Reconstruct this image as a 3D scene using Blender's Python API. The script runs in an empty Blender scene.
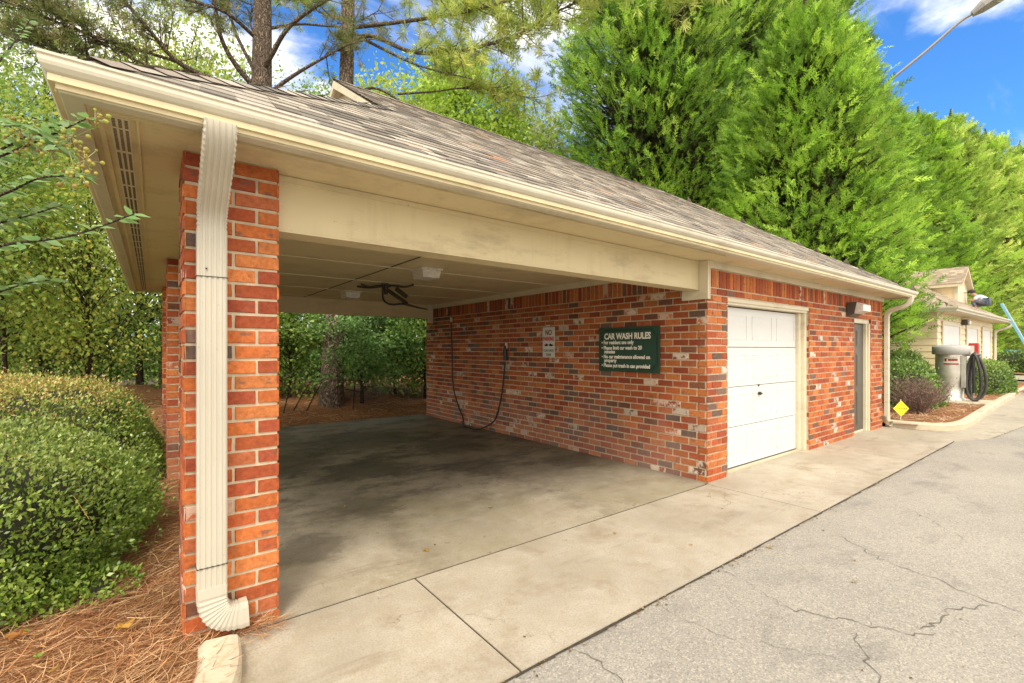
import bpy, bmesh, math, random
import numpy as np
from mathutils import Vector, Matrix
R = math.radians
rnd = random.Random(7)
nr = np.random.default_rng(11)
scene = bpy.context.scene
col = scene.collection

# ------------------------------------------------------------------ camera frame (level camera, wide lens, vertical shift)
FPX = 469.5; YAW = math.atan(614 / FPX); CH = 1.45
CA, SA = math.cos(YAW), math.sin(YAW)
def at(u, v, d):
    r = (u - 512) / FPX
    return Vector(((CA + SA * r) * d, (SA - CA * r) * d, CH + (349.5 - v) / FPX * d))

# ------------------------------------------------------------------ tagging and building helpers
def tag(o, label=None, cat=None, group=None, kind=None):
    if label: o['label'] = label
    if cat: o['category'] = cat
    if group: o['group'] = group
    if kind: o['kind'] = kind
    return o

def empty(name, loc, label, cat, group=None, rz=0.0):
    o = bpy.data.objects.new(name, None); col.objects.link(o)
    o.location = loc; o.rotation_euler = (0, 0, rz); o.empty_display_size = 0.2
    return tag(o, label, cat, group)

def world_loc(o):
    v = Vector((0, 0, 0))
    while o is not None:
        v += Vector(o.location); o = o.parent
    return v

def link(name, me, mat, parent=None, loc=None):
    o = bpy.data.objects.new(name, me); col.objects.link(o)
    if mat: me.materials.append(mat)
    off = Vector((0, 0, 0))
    if parent is not None:
        off = world_loc(parent); o.parent = parent
    elif loc is not None:
        off = Vector(loc); o.location = off
    if off.length > 0: me.transform(Matrix.Translation(-off))
    return o

class MB:
    """collects shapes in world coordinates, links them as one mesh"""
    def __init__(s): s.v = []; s.f = []; s.t = []; s.sm = []
    def add(s, vs, fs, tint=(1, 1, 1, 0), smooth=False):
        n = len(s.v); s.v.extend([tuple(v) for v in vs])
        for f in fs:
            s.f.append([i + n for i in f]); s.t.append(tint); s.sm.append(smooth)
    def box(s, a, b, tint=(1, 1, 1, 0), bev=0.0):
        x0, y0, z0 = [min(a[i], b[i]) for i in range(3)]; x1, y1, z1 = [max(a[i], b[i]) for i in range(3)]
        if bev <= 0:
            vs = [(x0, y0, z0), (x1, y0, z0), (x1, y1, z0), (x0, y1, z0), (x0, y0, z1), (x1, y0, z1), (x1, y1, z1), (x0, y1, z1)]
            s.add(vs, [(0, 3, 2, 1), (4, 5, 6, 7), (0, 1, 5, 4), (1, 2, 6, 5), (2, 3, 7, 6), (3, 0, 4, 7)], tint); return
        bm = bmesh.new()
        bmesh.ops.create_cube(bm, size=1)
        for v in bm.verts:
            v.co = Vector(((x0 + x1) / 2 + v.co.x * (x1 - x0), (y0 + y1) / 2 + v.co.y * (y1 - y0), (z0 + z1) / 2 + v.co.z * (z1 - z0)))
        bmesh.ops.bevel(bm, geom=bm.edges[:], offset=bev, segments=2, affect='EDGES', profile=0.5)
        s.bm(bm, tint)
    def bm(s, bm, tint=(1, 1, 1, 0), smooth=False):
        bm.verts.index_update()
        s.add([v.co[:] for v in bm.verts], [[v.index for v in f.verts] for f in bm.faces], tint, smooth); bm.free()
    def quad(s, a, b, c, d, tint=(1, 1, 1, 0)): s.add([a, b, c, d], [(0, 1, 2, 3)], tint)
    def tube(s, pts, rad, n=8, tint=(1, 1, 1, 0), caps=True, flat=None):
        """tube through pts; rad number or list; flat=(wx, wy) gives a rounded-rectangle section"""
        pts = [Vector(p) for p in pts]; m = len(pts)
        rads = rad if isinstance(rad, (list, tuple)) else [rad] * m
        vs = []; up = None
        for i, p in enumerate(pts):
            t = (pts[min(i + 1, m - 1)] - pts[max(i - 1, 0)]).normalized()
            if up is None:
                up = Vector((0, 0, 1)) if abs(t.z) < 0.9 else Vector((1, 0, 0))
            side = t.cross(up).normalized(); up2 = side.cross(t).normalized(); up = up2
            for k in range(n):
                a = 2 * math.pi * k / n
                vs.append(p + side * math.cos(a) * rads[i] + up2 * math.sin(a) * rads[i])
        fs = []
        for i in range(m - 1):
            for k in range(n):
                fs.append((i * n + k, i * n + (k + 1) % n, (i + 1) * n + (k + 1) % n, (i + 1) * n + k))
        s.add(vs, fs, tint, True)
        if caps:
            s.add(vs[:n], [tuple(range(n))[::-1]], tint); s.add(vs[-n:], [tuple(range(n))], tint)
    def lathe(s, c, prof, n=32, tint=(1, 1, 1, 0)):
        vs = []; fs = []
        for r, z in prof:
            for k in range(n):
                a = 2 * math.pi * k / n; vs.append((c[0] + r * math.cos(a), c[1] + r * math.sin(a), c[2] + z))
        for i in range(len(prof) - 1):
            for k in range(n): fs.append((i * n + k, i * n + (k + 1) % n, (i + 1) * n + (k + 1) % n, (i + 1) * n + k))
        s.add(vs, fs, tint, True)
        s.add(vs[:n], [tuple(range(n))[::-1]], tint); s.add(vs[-n:], [tuple(range(n))], tint)
    def build(s, name, mat, parent=None, loc=None, autosmooth=None):
        me = bpy.data.meshes.new(name); me.from_pydata(s.v, [], s.f)
        a = me.attributes.new('tint', 'FLOAT_COLOR', 'FACE')
        t = np.array([tuple(x) + ((0.0,) if len(x) == 3 else ()) for x in s.t], dtype=np.float32).ravel()
        a.data.foreach_set('color', t)
        me.polygons.foreach_set('use_smooth', s.sm)
        me.update()
        return link(name, me, mat, parent, loc)

def sweep_loop(mb, rect, prof, tint=(1, 1, 1, 0)):
    """sweep an (out, z) profile round a rectangle (x0,y0,x1,y1) with mitred corners"""
    x0, y0, x1, y1 = rect; vs = []
    for o, z in prof:
        vs += [(x0 - o, y0 - o, z), (x1 + o, y0 - o, z), (x1 + o, y1 + o, z), (x0 - o, y1 + o, z)]
    n = len(prof); fs = []
    for i in range(n):
        j = (i + 1) % n
        for k in range(4):
            l = (k + 1) % 4
            fs.append((i * 4 + k, i * 4 + l, j * 4 + l, j * 4 + k))
    mb.add(vs, fs, tint)

def scatter(name, tmplV, tmplF, P, X, Y, Z, S, tint, mat, parent=None, loc=None, smooth=False):
    """copy a small template (leaf, spray, tuft) to every frame, as one mesh"""
    V = np.asarray(tmplV, float); n = len(P); m = len(V); S = np.asarray(S, float).reshape(-1, 1, 1) * np.ones((n, 1, 1))
    W = (V[None, :, 0:1] * X[:, None, :] + V[None, :, 1:2] * Y[:, None, :] + V[None, :, 2:3] * Z[:, None, :]) * S + P[:, None, :]
    k = len(tmplF[0]); F = np.asarray(tmplF)
    L = (F[None] + (np.arange(n) * m)[:, None, None]).reshape(-1)
    nf = n * len(F)
    me = bpy.data.meshes.new(name)
    me.vertices.add(n * m); me.vertices.foreach_set('co', W.reshape(-1).astype(np.float32))
    me.loops.add(nf * k); me.loops.foreach_set('vertex_index', L.astype(np.int32))
    me.polygons.add(nf); me.polygons.foreach_set('loop_start', (np.arange(nf) * k).astype(np.int32))
    me.update(calc_edges=True)
    t = np.ones((n, 4), np.float32); t[:, :tint.shape[1]] = tint
    a = me.attributes.new('tint', 'FLOAT_COLOR', 'FACE')
    a.data.foreach_set('color', np.repeat(t, len(F), axis=0).ravel())
    return link(name, me, mat, parent, loc)

def unit(a): return a / np.maximum(np.linalg.norm(a, axis=-1, keepdims=True), 1e-9)
def frames(Zd, rs):
    """frames whose Y axis follows the given direction, rolled at random"""
    Yv = unit(Zd); r = unit(rs.normal(size=Yv.shape)); X = unit(np.cross(Yv, r)); Z = np.cross(X, Yv)
    return X, Yv, Z
def pal(cols, n, rs, var=0.18, w=None):
    c = np.array(cols, float); i = rs.choice(len(c), n, p=None if w is None else np.array(w) / sum(w))
    return np.clip(c[i] * (1 + rs.uniform(-var, var, (n, 1))), 0, 1)

LEAFV = [(0, 0, 0), (-0.26, 0.45, 0.05), (0, 1, -0.04), (0.26, 0.45, 0.05)]
LEAFF = [(0, 1, 2, 3)]
BROADV = [(0, 0, 0), (-0.36, 0.4, 0.07), (0, 1, -0.05), (0.36, 0.4, 0.07)]

# ------------------------------------------------------------------ materials
class NT:
    def __init__(s, name):
        s.m = bpy.data.materials.new(name); s.m.use_nodes = True; s.t = s.m.node_tree; s.N = s.t.nodes; s.L = s.t.links
        s.b = s.N['Principled BSDF']; s.out = s.N['Material Output']
    def n(s, ty, **kw):
        o = s.N.new(ty)
        for k, v in kw.items():
            if k.startswith('_'): setattr(o, k[1:], v)
            else:
                o.inputs[k.replace('~', ' ')].default_value = v
        return o
    def l(s, a, b): s.L.new(a, b)
    def coord(s, scale=(1, 1, 1)):
        g = s.n('ShaderNodeNewGeometry')
        mp = s.n('ShaderNodeMapping'); mp.inputs['Scale'].default_value = scale
        s.l(g.outputs['Position'], mp.inputs['Vector']); return mp.outputs[0]
    def noise(s, vec, scale, detail=4, rough=0.55, dist=0.0):
        o = s.n('ShaderNodeTexNoise'); o.inputs['Scale'].default_value = scale; o.inputs['Detail'].default_value = detail
        o.inputs['Roughness'].default_value = rough; o.inputs['Distortion'].default_value = dist
        s.l(vec, o.inputs['Vector']); return o.outputs['Fac']
    def ramp(s, fac, stops):
        o = s.n('ShaderNodeValToRGB'); e = o.color_ramp.elements
        while len(e) < len(stops): e.new(0.5)
        for i, (p, c) in enumerate(stops):
            e[i].position = p; e[i].color = (*c, 1) if len(c) == 3 else c
        s.l(fac, o.inputs[0]); return o.outputs[0]
    def step(s, fac, a, b):
        o = s.n('ShaderNodeMapRange'); o.inputs['From Min'].default_value = a; o.inputs['From Max'].default_value = b
        s.l(fac, o.inputs['Value']); return o.outputs[0]
    def mix(s, fac, a, b, mode='MIX'):
        o = s.n('ShaderNodeMix', _data_type='RGBA', _blend_type=mode)
        for inp, v in ((o.inputs[0], fac), (o.inputs[6], a), (o.inputs[7], b)):
            if isinstance(v, (int, float)): inp.default_value = v
            elif isinstance(v, tuple): inp.default_value = (*v, 1) if len(v) == 3 else v
            else: s.l(v, inp)
        return o.outputs[2]
    def math(s, op, a, b=0.5):
        o = s.n('ShaderNodeMath', _operation=op)
        for inp, v in ((o.inputs[0], a), (o.inputs[1], b)):
            if isinstance(v, (int, float)): inp.default_value = v
            else: s.l(v, inp)
        return o.outputs[0]
    def sep(s, vec):
        o = s.n('ShaderNodeSeparateXYZ'); s.l(vec, o.inputs[0]); return o.outputs
    def tint(s):
        o = s.n('ShaderNodeAttribute', _attribute_name='tint'); return o
    def bump(s, h, strength=0.3, dist=0.01):
        o = s.n('ShaderNodeBump'); o.inputs['Strength'].default_value = strength; o.inputs['Distance'].default_value = dist
        s.l(h, o.inputs['Height']); s.l(o.outputs[0], s.b.inputs['Normal'])
    def base(s, c):
        if isinstance(c, tuple): s.b.inputs['Base Color'].default_value = (*c, 1)
        else: s.l(c, s.b.inputs['Base Color'])
    def fin(s, rough=0.6, metal=0.0, spec=0.5):
        if isinstance(rough, (int, float)): s.b.inputs['Roughness'].default_value = rough
        else: s.l(rough, s.b.inputs['Roughness'])
        s.b.inputs['Metallic'].default_value = metal; s.b.inputs['Specular IOR Level'].default_value = spec
        return s.m

def simple(name, c, rough=0.6, metal=0.0, var=0.12, scale=6.0, bump=0.15, usetint=False, dirt=None, dscale=3.0):
    t = NT(name); p = t.coord(); n = t.noise(p, scale, 5)
    dark = tuple(x * (1 - var) for x in c); light = tuple(min(1, x * (1 + var)) for x in c)
    cc = t.mix(t.step(n, 0.3, 0.7), dark, light)
    if usetint: cc = t.mix(1.0, cc, t.tint().outputs['Color'], 'MULTIPLY')
    if dirt:
        d = t.noise(p, dscale, 6, 0.65); cc = t.mix(t.math('MULTIPLY', t.step(d, 0.52, 0.75), 0.7), cc, dirt)
    t.base(cc); t.bump(t.noise(p, scale * 8, 4), bump, 0.004)
    return t.fin(rough, metal)

def foliage(name, trans=0.35, rough=0.5, spec=0.35):
    t = NT(name); a = t.tint().outputs['Color']
    n = t.noise(t.coord(), 2.2, 3)
    c = t.mix(t.step(n, 0.3, 0.7), t.mix(1.0, a, (0.72, 0.78, 0.75), 'MULTIPLY'), a)
    t.base(c); t.fin(rough, 0, spec)
    tr = t.n('ShaderNodeBsdfTranslucent'); t.l(c, tr.inputs[0])
    mx = t.n('ShaderNodeMixShader'); mx.inputs[0].default_value = trans
    t.l(t.b.outputs[0], mx.inputs[1]); t.l(tr.outputs[0], mx.inputs[2]); t.l(mx.outputs[0], t.out.inputs[0])
    return t.m

M = {}
M['leaf'] = foliage('leaf', .45); M['hedge_leaf'] = foliage('hedge_leaf', 0.22, 0.34, 0.5)
M['needle'] = foliage('pine_needle', 0.25, 0.55); M['straw'] = foliage('pine_straw', 0.12, 0.7, 0.2)

def brick_mat():
    t = NT('brick'); p = t.coord(); a = t.tint()
    n = t.noise(p, 45, 6, 0.65)
    c = t.mix(t.step(n, 0.25, 0.75), t.mix(1.0, a.outputs['Color'], (0.62, 0.58, 0.6), 'MULTIPLY'), t.mix(1.0, a.outputs['Color'], (1.22, 1.25, 1.3), 'MULTIPLY'))
    # dark purple flashing burnt into some bricks
    fl = t.noise(t.coord((1, 1, 2.2)), 9, 4, 0.6)
    c = t.mix(t.math('MULTIPLY', t.step(fl, 0.60, 0.66), 0.75), c, (0.15, 0.085, 0.065))
    # lime wash left on chosen bricks (tint alpha) and small chips
    w = t.noise(p, 12, 6, 0.72)
    wm = t.math('MULTIPLY', t.step(w, 0.44, 0.50), a.outputs['Alpha'])
    c = t.mix(wm, c, (0.62, 0.52, 0.42))
    ch = t.noise(p, 70, 3, 0.6); c = t.mix(t.math('MULTIPLY', t.step(ch, 0.73, 0.77), 0.5), c, (0.6, 0.48, 0.38))
    # efflorescence creeping up from the slab
    z = t.sep(p)[2]; e = t.math('ADD', z, t.math('MULTIPLY', t.noise(p, 2.2, 5, 0.7), -1.9))
    em = t.math('MULTIPLY', t.math('MULTIPLY', t.step(e, -0.1, -0.75), t.step(t.sep(p)[1], 2.8, 3.2)), 0.22); c = t.mix(em, c, (0.42, 0.30, 0.27))
    t.base(c); t.bump(t.noise(p, 160, 5, 0.7), 0.55, 0.004)
    return t.fin(0.82, 0, 0.25)
M['brick'] = brick_mat()
M['mortar'] = simple('mortar', (0.50, 0.41, 0.28), 0.9, var=0.22, scale=14, bump=0.6)

def cream_mat(name, c, stain=(0.28, 0.22, 0.12), amt=0.5, rough=0.5, th=(0.56, 0.78)):
    t = NT(name); p = t.coord(); n = t.noise(p, 2.5, 5)
    cc = t.mix(t.step(n, 0.3, 0.7), tuple(x * 0.93 for x in c), c)
    d = t.noise(t.coord((0.7, 0.7, 2.5)), 3.2, 7, 0.7); cc = t.mix(t.math('MULTIPLY', t.step(d, *th), amt), cc, stain)
    s = t.noise(p, 55, 2); cc = t.mix(t.math('MULTIPLY', t.step(s, 0.72, 0.76), 0.5), cc, stain)
    v = t.noise(t.coord((9, 9, .7)), 2.2, 5, 0.6); cc = t.mix(t.math('MULTIPLY', t.step(v, 0.54, 0.72), amt * .45), cc, tuple(x * 1.5 for x in stain))
    t.base(cc); t.bump(t.noise(p, 60, 3), 0.12, 0.003)
    return t.fin(rough, 0, 0.4)
M['cream'] = cream_mat('cream_paint', (0.66, 0.56, 0.34), amt=.5, th=(.52, .72))
M['cream_trim'] = cream_mat('cream_trim_paint', (0.65, 0.58, 0.42), amt=0.4, th=(.52, .74))
M['gutter'] = cream_mat('gutter_enamel', (0.60, 0.56, 0.44), amt=0.45, rough=0.38, th=(0.52, 0.74))
M['downspout'] = cream_mat('downspout_enamel', (0.52, 0.48, 0.39), stain=(0.30, 0.24, 0.14), amt=0.4, rough=0.35, th=(0.6, 0.85))
M['vent_slot'] = simple('vent_slot', (0.12, 0.09, 0.05), 0.8)
M['slot'] = simple('dark_slot', (0.035, 0.028, 0.018), 0.8)
M['white_door'] = cream_mat('white_door_enamel', (0.64, 0.64, 0.625), stain=(0.42, 0.36, 0.27), amt=0.3, rough=0.42, th=(0.55, 0.8))
M['brown_door'] = simple('brown_door_paint', (0.085, 0.075, 0.055), 0.5, var=0.1, scale=4)
M['deck'] = simple('roof_deck', (0.10, 0.08, 0.06), 0.9)

def shingle_mat():
    t = NT('asphalt_shingle'); p = t.coord(); a = t.tint().outputs['Color']
    n = t.noise(p, 120, 3, 0.7); c = t.mix(t.step(n, 0.25, 0.75), t.mix(1.0, a, (0.6, 0.6, 0.6), 'MULTIPLY'), t.mix(1.0, a, (1.35, 1.32, 1.28), 'MULTIPLY'))
    b = t.noise(t.coord((1, 0.35, 0.35)), 1.3, 5, 0.6)
    c = t.mix(t.math('MULTIPLY', t.step(b, 0.5, 0.75), 0.30), c, (0.20, 0.17, 0.14))
    t.base(c); t.bump(n, 0.5, 0.004); return t.fin(0.92, 0, 0.2)
M['shingle'] = shingle_mat()

def concrete_mat(name, base=(0.48, 0.43, 0.345), inside=False):
    t = NT(name); p = t.coord(); s = t.sep(p)
    n1 = t.noise(p, 1.1, 6, 0.6); n2 = t.noise(p, 90, 3, 0.7); n3 = t.noise(p, 5, 6, 0.7)
    c = t.mix(t.step(n1, 0.3, 0.7), tuple(x * 0.70 for x in base), tuple(min(1, x * 1.14) for x in base))
    c = t.mix(t.math('MULTIPLY', t.step(n3, 0.35, 0.68), 0.7), c, tuple(x * f for x, f in zip(base, (0.74, 0.68, 0.58))))
    c = t.mix(t.math('MULTIPLY', t.step(n2, 0.45, 0.72), 0.7), c, tuple(x * 0.5 for x in base))
    # rubber and oil marks where cars stop
    m = t.noise(t.coord((0.5, 2.4, 1)), 1.6, 6, 0.7, 0.6)
    c = t.mix(t.math('MULTIPLY', t.step(m, 0.57, 0.70), 0.50), c, (0.19, 0.15, 0.10))
    bl = t.noise(p, 2.6, 7, 0.75, .3); c = t.mix(t.math('MULTIPLY', t.step(bl, 0.52, 0.66), 0.55), c, (0.26, 0.20, 0.13))
    pk = t.noise(p, 38, 3, 0.6); c = t.mix(t.math('MULTIPLY', t.step(pk, 0.68, 0.73), 0.6), c, (0.14, 0.11, 0.075))
    if inside:   # floor toned darker towards the back, then wet black wash residue and green algae
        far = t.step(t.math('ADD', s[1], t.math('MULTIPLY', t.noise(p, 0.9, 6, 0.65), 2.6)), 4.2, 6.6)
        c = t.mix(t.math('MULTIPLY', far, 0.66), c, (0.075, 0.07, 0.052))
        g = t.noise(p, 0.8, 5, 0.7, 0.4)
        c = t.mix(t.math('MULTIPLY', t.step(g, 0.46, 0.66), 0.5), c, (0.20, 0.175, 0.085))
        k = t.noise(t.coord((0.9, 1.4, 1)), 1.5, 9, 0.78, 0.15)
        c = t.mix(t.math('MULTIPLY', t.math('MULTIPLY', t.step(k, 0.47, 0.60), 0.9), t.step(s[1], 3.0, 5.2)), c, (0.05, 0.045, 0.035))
        for cxx in (1.55, 3.25):
            tr = t.math('SUBTRACT', 1.0, t.math('MULTIPLY', t.math('ABSOLUTE', t.math('SUBTRACT', t.math('ADD', s[0], t.math('MULTIPLY', n3, .25)), cxx + .12), 0), 4.5))
            c = t.mix(t.math('MULTIPLY', t.math('MULTIPLY', t.step(tr, 0.0, 0.8), t.step(n3, .3, .7)), 0.5), c, (0.12, 0.10, 0.075))
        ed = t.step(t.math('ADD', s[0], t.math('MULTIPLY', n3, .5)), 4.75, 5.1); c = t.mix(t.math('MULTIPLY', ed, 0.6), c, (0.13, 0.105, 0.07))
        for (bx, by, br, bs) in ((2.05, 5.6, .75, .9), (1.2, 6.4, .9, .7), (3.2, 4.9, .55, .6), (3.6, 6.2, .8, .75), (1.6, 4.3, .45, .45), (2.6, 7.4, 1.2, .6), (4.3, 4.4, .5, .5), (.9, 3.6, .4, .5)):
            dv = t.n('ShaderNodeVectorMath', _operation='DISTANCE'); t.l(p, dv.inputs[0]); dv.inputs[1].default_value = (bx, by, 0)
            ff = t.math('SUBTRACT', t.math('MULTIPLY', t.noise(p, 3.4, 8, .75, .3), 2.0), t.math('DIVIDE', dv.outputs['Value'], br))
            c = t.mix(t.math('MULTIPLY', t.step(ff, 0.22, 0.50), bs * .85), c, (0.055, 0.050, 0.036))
        spots = t.noise(p, 14, 3, 0.6); c = t.mix(t.math('MULTIPLY', t.step(spots, 0.66, 0.70), 0.6), c, (0.10, 0.07, 0.045))
    else:
        g = t.noise(p, 2.4, 6, 0.7); w = t.step(t.sep(p)[0], 1.1, 0.3)
        c = t.mix(t.math('MULTIPLY', t.math('MULTIPLY', t.step(g, 0.45, 0.7), w), 0.45), c, (0.17, 0.15, 0.09))
    v = t.n('ShaderNodeTexVoronoi', _feature='DISTANCE_TO_EDGE'); v.inputs['Scale'].default_value = 0.55
    mp = t.n('ShaderNodeVectorMath', _operation='ADD'); nz = t.n('ShaderNodeTexNoise'); nz.inputs['Scale'].default_value = 2.5; nz.inputs['Detail'].default_value = 6
    t.l(p, nz.inputs['Vector']); t.l(p, mp.inputs[0]); t.l(nz.outputs['Color'], mp.inputs[1]); t.l(mp.outputs[0], v.inputs['Vector'])
    crk = t.math('MULTIPLY', t.step(v.outputs['Distance'], 0.0045, 0.001), t.step(n1, 0.52, 0.58))
    c = t.mix(t.math('MULTIPLY', crk, 0.6), c, (0.08, 0.06, 0.04))
    t.base(c); t.bump(t.mix(0.5, n2, n3), 0.35, 0.006)
    return t.fin(t.step(n1, -1.2, 1.6) if not inside else 0.62, 0, 0.35)
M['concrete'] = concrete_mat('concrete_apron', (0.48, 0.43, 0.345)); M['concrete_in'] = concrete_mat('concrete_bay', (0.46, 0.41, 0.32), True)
M['curb'] = cream_mat('curb_concrete', (0.55, 0.48, 0.35), stain=(0.3, 0.24, 0.15), amt=0.5, rough=0.85, th=(0.45, 0.7))
M['crack'] = simple('crack_dirt', (0.13, 0.112, 0.09), 0.95)
M['joint'] = simple('joint_dirt', (0.05, 0.038, 0.025), 0.95, var=0.4, scale=30)

def asphalt_mat():
    t = NT('worn_asphalt'); p = t.coord()
    v = t.n('ShaderNodeTexVoronoi'); v.inputs['Scale'].default_value = 150; t.l(p, v.inputs['Vector'])
    ag = t.sep(v.outputs['Color'])[0]
    n1 = t.noise(p, 0.7, 6, 0.6); n2 = t.noise(p, 40, 5, 0.75)
    c = t.mix(t.step(n1, 0.3, 0.7), (0.27, 0.25, 0.215), (0.37, 0.34, 0.29))
    c = t.mix(t.math('MULTIPLY', t.step(ag, 0.7, 1.0), 0.55), c, (0.56, 0.50, 0.41))
    c = t.mix(t.math('MULTIPLY', t.step(ag, 0.3, 0.0), 0.55), c, (0.13, 0.12, 0.11))
    c = t.mix(t.math('MULTIPLY', t.step(n2, 0.55, 0.8), 0.4), c, (0.13, 0.12, 0.11))
    st = t.noise(t.coord((1, 2, 1)), 0.9, 7, 0.7, 0.3); c = t.mix(t.math('MULTIPLY', t.step(st, 0.54, 0.70), 0.5), c, (0.10, 0.095, 0.09))
    t.base(c); t.bump(t.mix(0.5, ag, n2), 0.6, 0.008)
    return t.fin(0.9, 0, 0.25)
M['asphalt'] = asphalt_mat()

def litter_mat():
    t = NT('straw_bed'); p = t.coord()
    a = t.noise(t.coord((1, 5, 1)), 22, 6, 0.75, 1.2); b = t.noise(t.coord((5, 1, 1)), 20, 6, 0.75, 1.2)
    c = t.mix(t.step(a, 0.3, 0.7), (0.14, 0.062, 0.026), (0.45, 0.21, 0.09)); c = t.mix(t.step(b, 0.5, 0.75), c, (0.52, 0.30, 0.16))
    t.base(c); t.bump(a, 0.9, 0.02); return t.fin(0.9, 0, 0.15)
M['litter'] = litter_mat()
M['ground'] = simple('forest_floor', (0.11, 0.085, 0.045), 0.95, var=0.45, scale=1.2, bump=0.8)

def bark_mat(name, c1, c2, sc=7):
    t = NT(name); p = t.coord((1, 1, 0.28))
    v = t.n('ShaderNodeTexVoronoi', _feature='DISTANCE_TO_EDGE'); v.inputs['Scale'].default_value = sc * 2
    mp = t.n('ShaderNodeVectorMath', _operation='ADD'); nz = t.n('ShaderNodeTexNoise'); nz.inputs['Scale'].default_value = 6
    t.l(p, nz.inputs['Vector']); t.l(p, mp.inputs[0]); t.l(nz.outputs['Color'], mp.inputs[1]); t.l(mp.outputs[0], v.inputs['Vector'])
    h = t.step(v.outputs['Distance'], 0.0, 0.22); n = t.noise(p, 30, 5, 0.7)
    c = t.mix(h, c1, t.mix(t.step(n, 0.3, 0.7), tuple(x * 0.65 for x in c2), c2))
    t.base(c); t.bump(t.mix(0.25, h, n), 1.0, 0.03); return t.fin(0.9, 0, 0.15)
M['pine_bark'] = bark_mat('pine_bark', (0.06, 0.042, 0.03), (0.38, 0.29, 0.22)); M['bark'] = bark_mat('thin_bark', (0.05, 0.035, 0.025), (0.17, 0.13, 0.09), 14)
M['steel'] = simple('brushed_steel', (0.62, 0.60, 0.54), 0.38, 0.6, var=0.25, scale=3, bump=0.1)
M['lid'] = simple('grey_dome_plastic', (0.40, 0.39, 0.37), 0.5, var=0.08)
M['rubber'] = simple('black_rubber', (0.02, 0.019, 0.018), 0.45, var=0.2, scale=20)
M['hose_grey'] = simple('ribbed_hose', (0.045, 0.042, 0.04), 0.45, var=0.25, scale=40)
M['dark_metal'] = simple('dark_metal', (0.075, 0.06, 0.038), 0.5, 0.6, var=0.3, scale=20)
M['bronze'] = simple('bronze_housing', (0.10, 0.085, 0.07), 0.45, 0.4)
M['lens'] = simple('prismatic_lens', (0.62, 0.60, 0.55), 0.3, var=0.18, scale=30, bump=0.4)
M['galv'] = simple('galvanised_steel', (0.30, 0.28, 0.25), 0.5, 0.3, var=0.05, bump=0.02)
M['alu'] = simple('ladder_metal', (0.60, 0.68, 0.74), 0.4, 0.5)
M['blue'] = simple('ladder_blue', (0.16, 0.42, 0.60), 0.5)
M['sign_green'] = simple('sign_green', (0.010, 0.050, 0.028), 0.35, var=0.15, scale=12, bump=0.05)
M['sign_white'] = simple('sign_lettering', (0.80, 0.76, 0.66), 0.5, var=0.06)
M['sign_gold'] = simple('sign_line', (0.42, 0.36, 0.16), 0.5)
M['plate'] = cream_mat('sign_plate', (0.62, 0.60, 0.55), stain=(0.30, 0.22, 0.12), amt=0.5)
M['red'] = simple('sign_red', (0.45, 0.035, 0.03), 0.45, var=0.15)
M['brown_ink'] = simple('sign_brown', (0.13, 0.07, 0.04), 0.5)
M['green_ink'] = simple('sign_faded_green', (0.10, 0.14, 0.08), 0.5)
M['yellow'] = simple('yellow_plate', (0.85, 0.74, 0.015), 0.45, var=0.06)
M['olive_ink'] = simple('olive_ink', (0.30, 0.27, 0.03), 0.6)
M['siding'] = cream_mat('cream_siding', (0.80, 0.66, 0.42), amt=0.1)
M['skin'] = simple('skin', (0.36, 0.21, 0.14), 0.5); M['shirt'] = simple('pale_blue_shirt', (0.58, 0.66, 0.78), 0.8, var=0.2, scale=8)
M['jeans'] = simple('blue_jeans', (0.10, 0.12, 0.17), 0.85); M['cap'] = simple('black_cap', (0.02, 0.015, 0.02), 0.7)
M['car_paint'] = simple('car_blue', (0.07, 0.20, 0.30), 0.3, 0.3, bump=0.02); M['glass'] = simple('car_glass', (0.03, 0.05, 0.06), 0.08)
M['car_white'] = simple('car_white', (0.72, 0.72, 0.70), 0.3, 0.0, bump=0.02)
# ================================================================== GROUND
def sheet(name, pts, z, mat, kind='structure', thick=0.0, parent=None):
    mb = MB(); n = len(pts)
    top = [(x, y, z) for x, y in pts]
    if thick:
        bot = [(x, y, z - thick) for x, y in pts]
        mb.add(top + bot, [tuple(range(n))] + [tuple(range(n, 2 * n))[::-1]] + [(i, i + n, (i + 1) % n + n, (i + 1) % n) for i in range(n)])
    else: mb.add(top, [tuple(range(n))])
    o = mb.build(name, mat, parent)
    if kind: o['kind'] = kind
    return o

sheet('ground', [(-400, -400), (500, -400), (500, 500), (-400, 500)], -0.14, M['ground'])
asph = sheet('asphalt', [(-30, -40), (75, -40), (75, 1.0), (30.5, 1.0), (13.2, 1.16), (11.0, 1.32), (10.1, 1.659), (5.0, 1.659), (-30, 1.659)], -0.012, M['asphalt'])

# concrete: bay floor, apron panels and gutter pan, each a real slab with open joints between
def slab(name, pts, mat, z=0.0):
    o = sheet(name, pts, z, mat, thick=0.12); return o
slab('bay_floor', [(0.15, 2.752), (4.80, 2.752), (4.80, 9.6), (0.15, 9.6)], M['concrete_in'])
slab('apron', [(0.2, 1.66), (1.312, 1.66), (1.312, 2.731), (0.2, 2.731)], M['concrete'])
slab('apron', [(1.324, 1.66), (4.735, 1.66), (4.735, 2.731), (1.324, 2.731)], M['concrete'])
slab('apron', [(4.747, 1.66), (7.9, 1.66), (7.9, 3.05), (5.15, 3.05), (5.15, 2.765), (4.747, 2.765)], M['concrete'])
slab('apron', [(7.912, 1.66), (10.1, 1.66), (10.9, 1.35), (11.0, 3.0), (7.912, 3.0)], M['concrete'])
slab('gutter_pan', [(10.912, 1.35), (13.2, 1.17), (30.0, 1.05), (30.0, 2.6), (10.93, 2.6)], M['concrete'])
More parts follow.
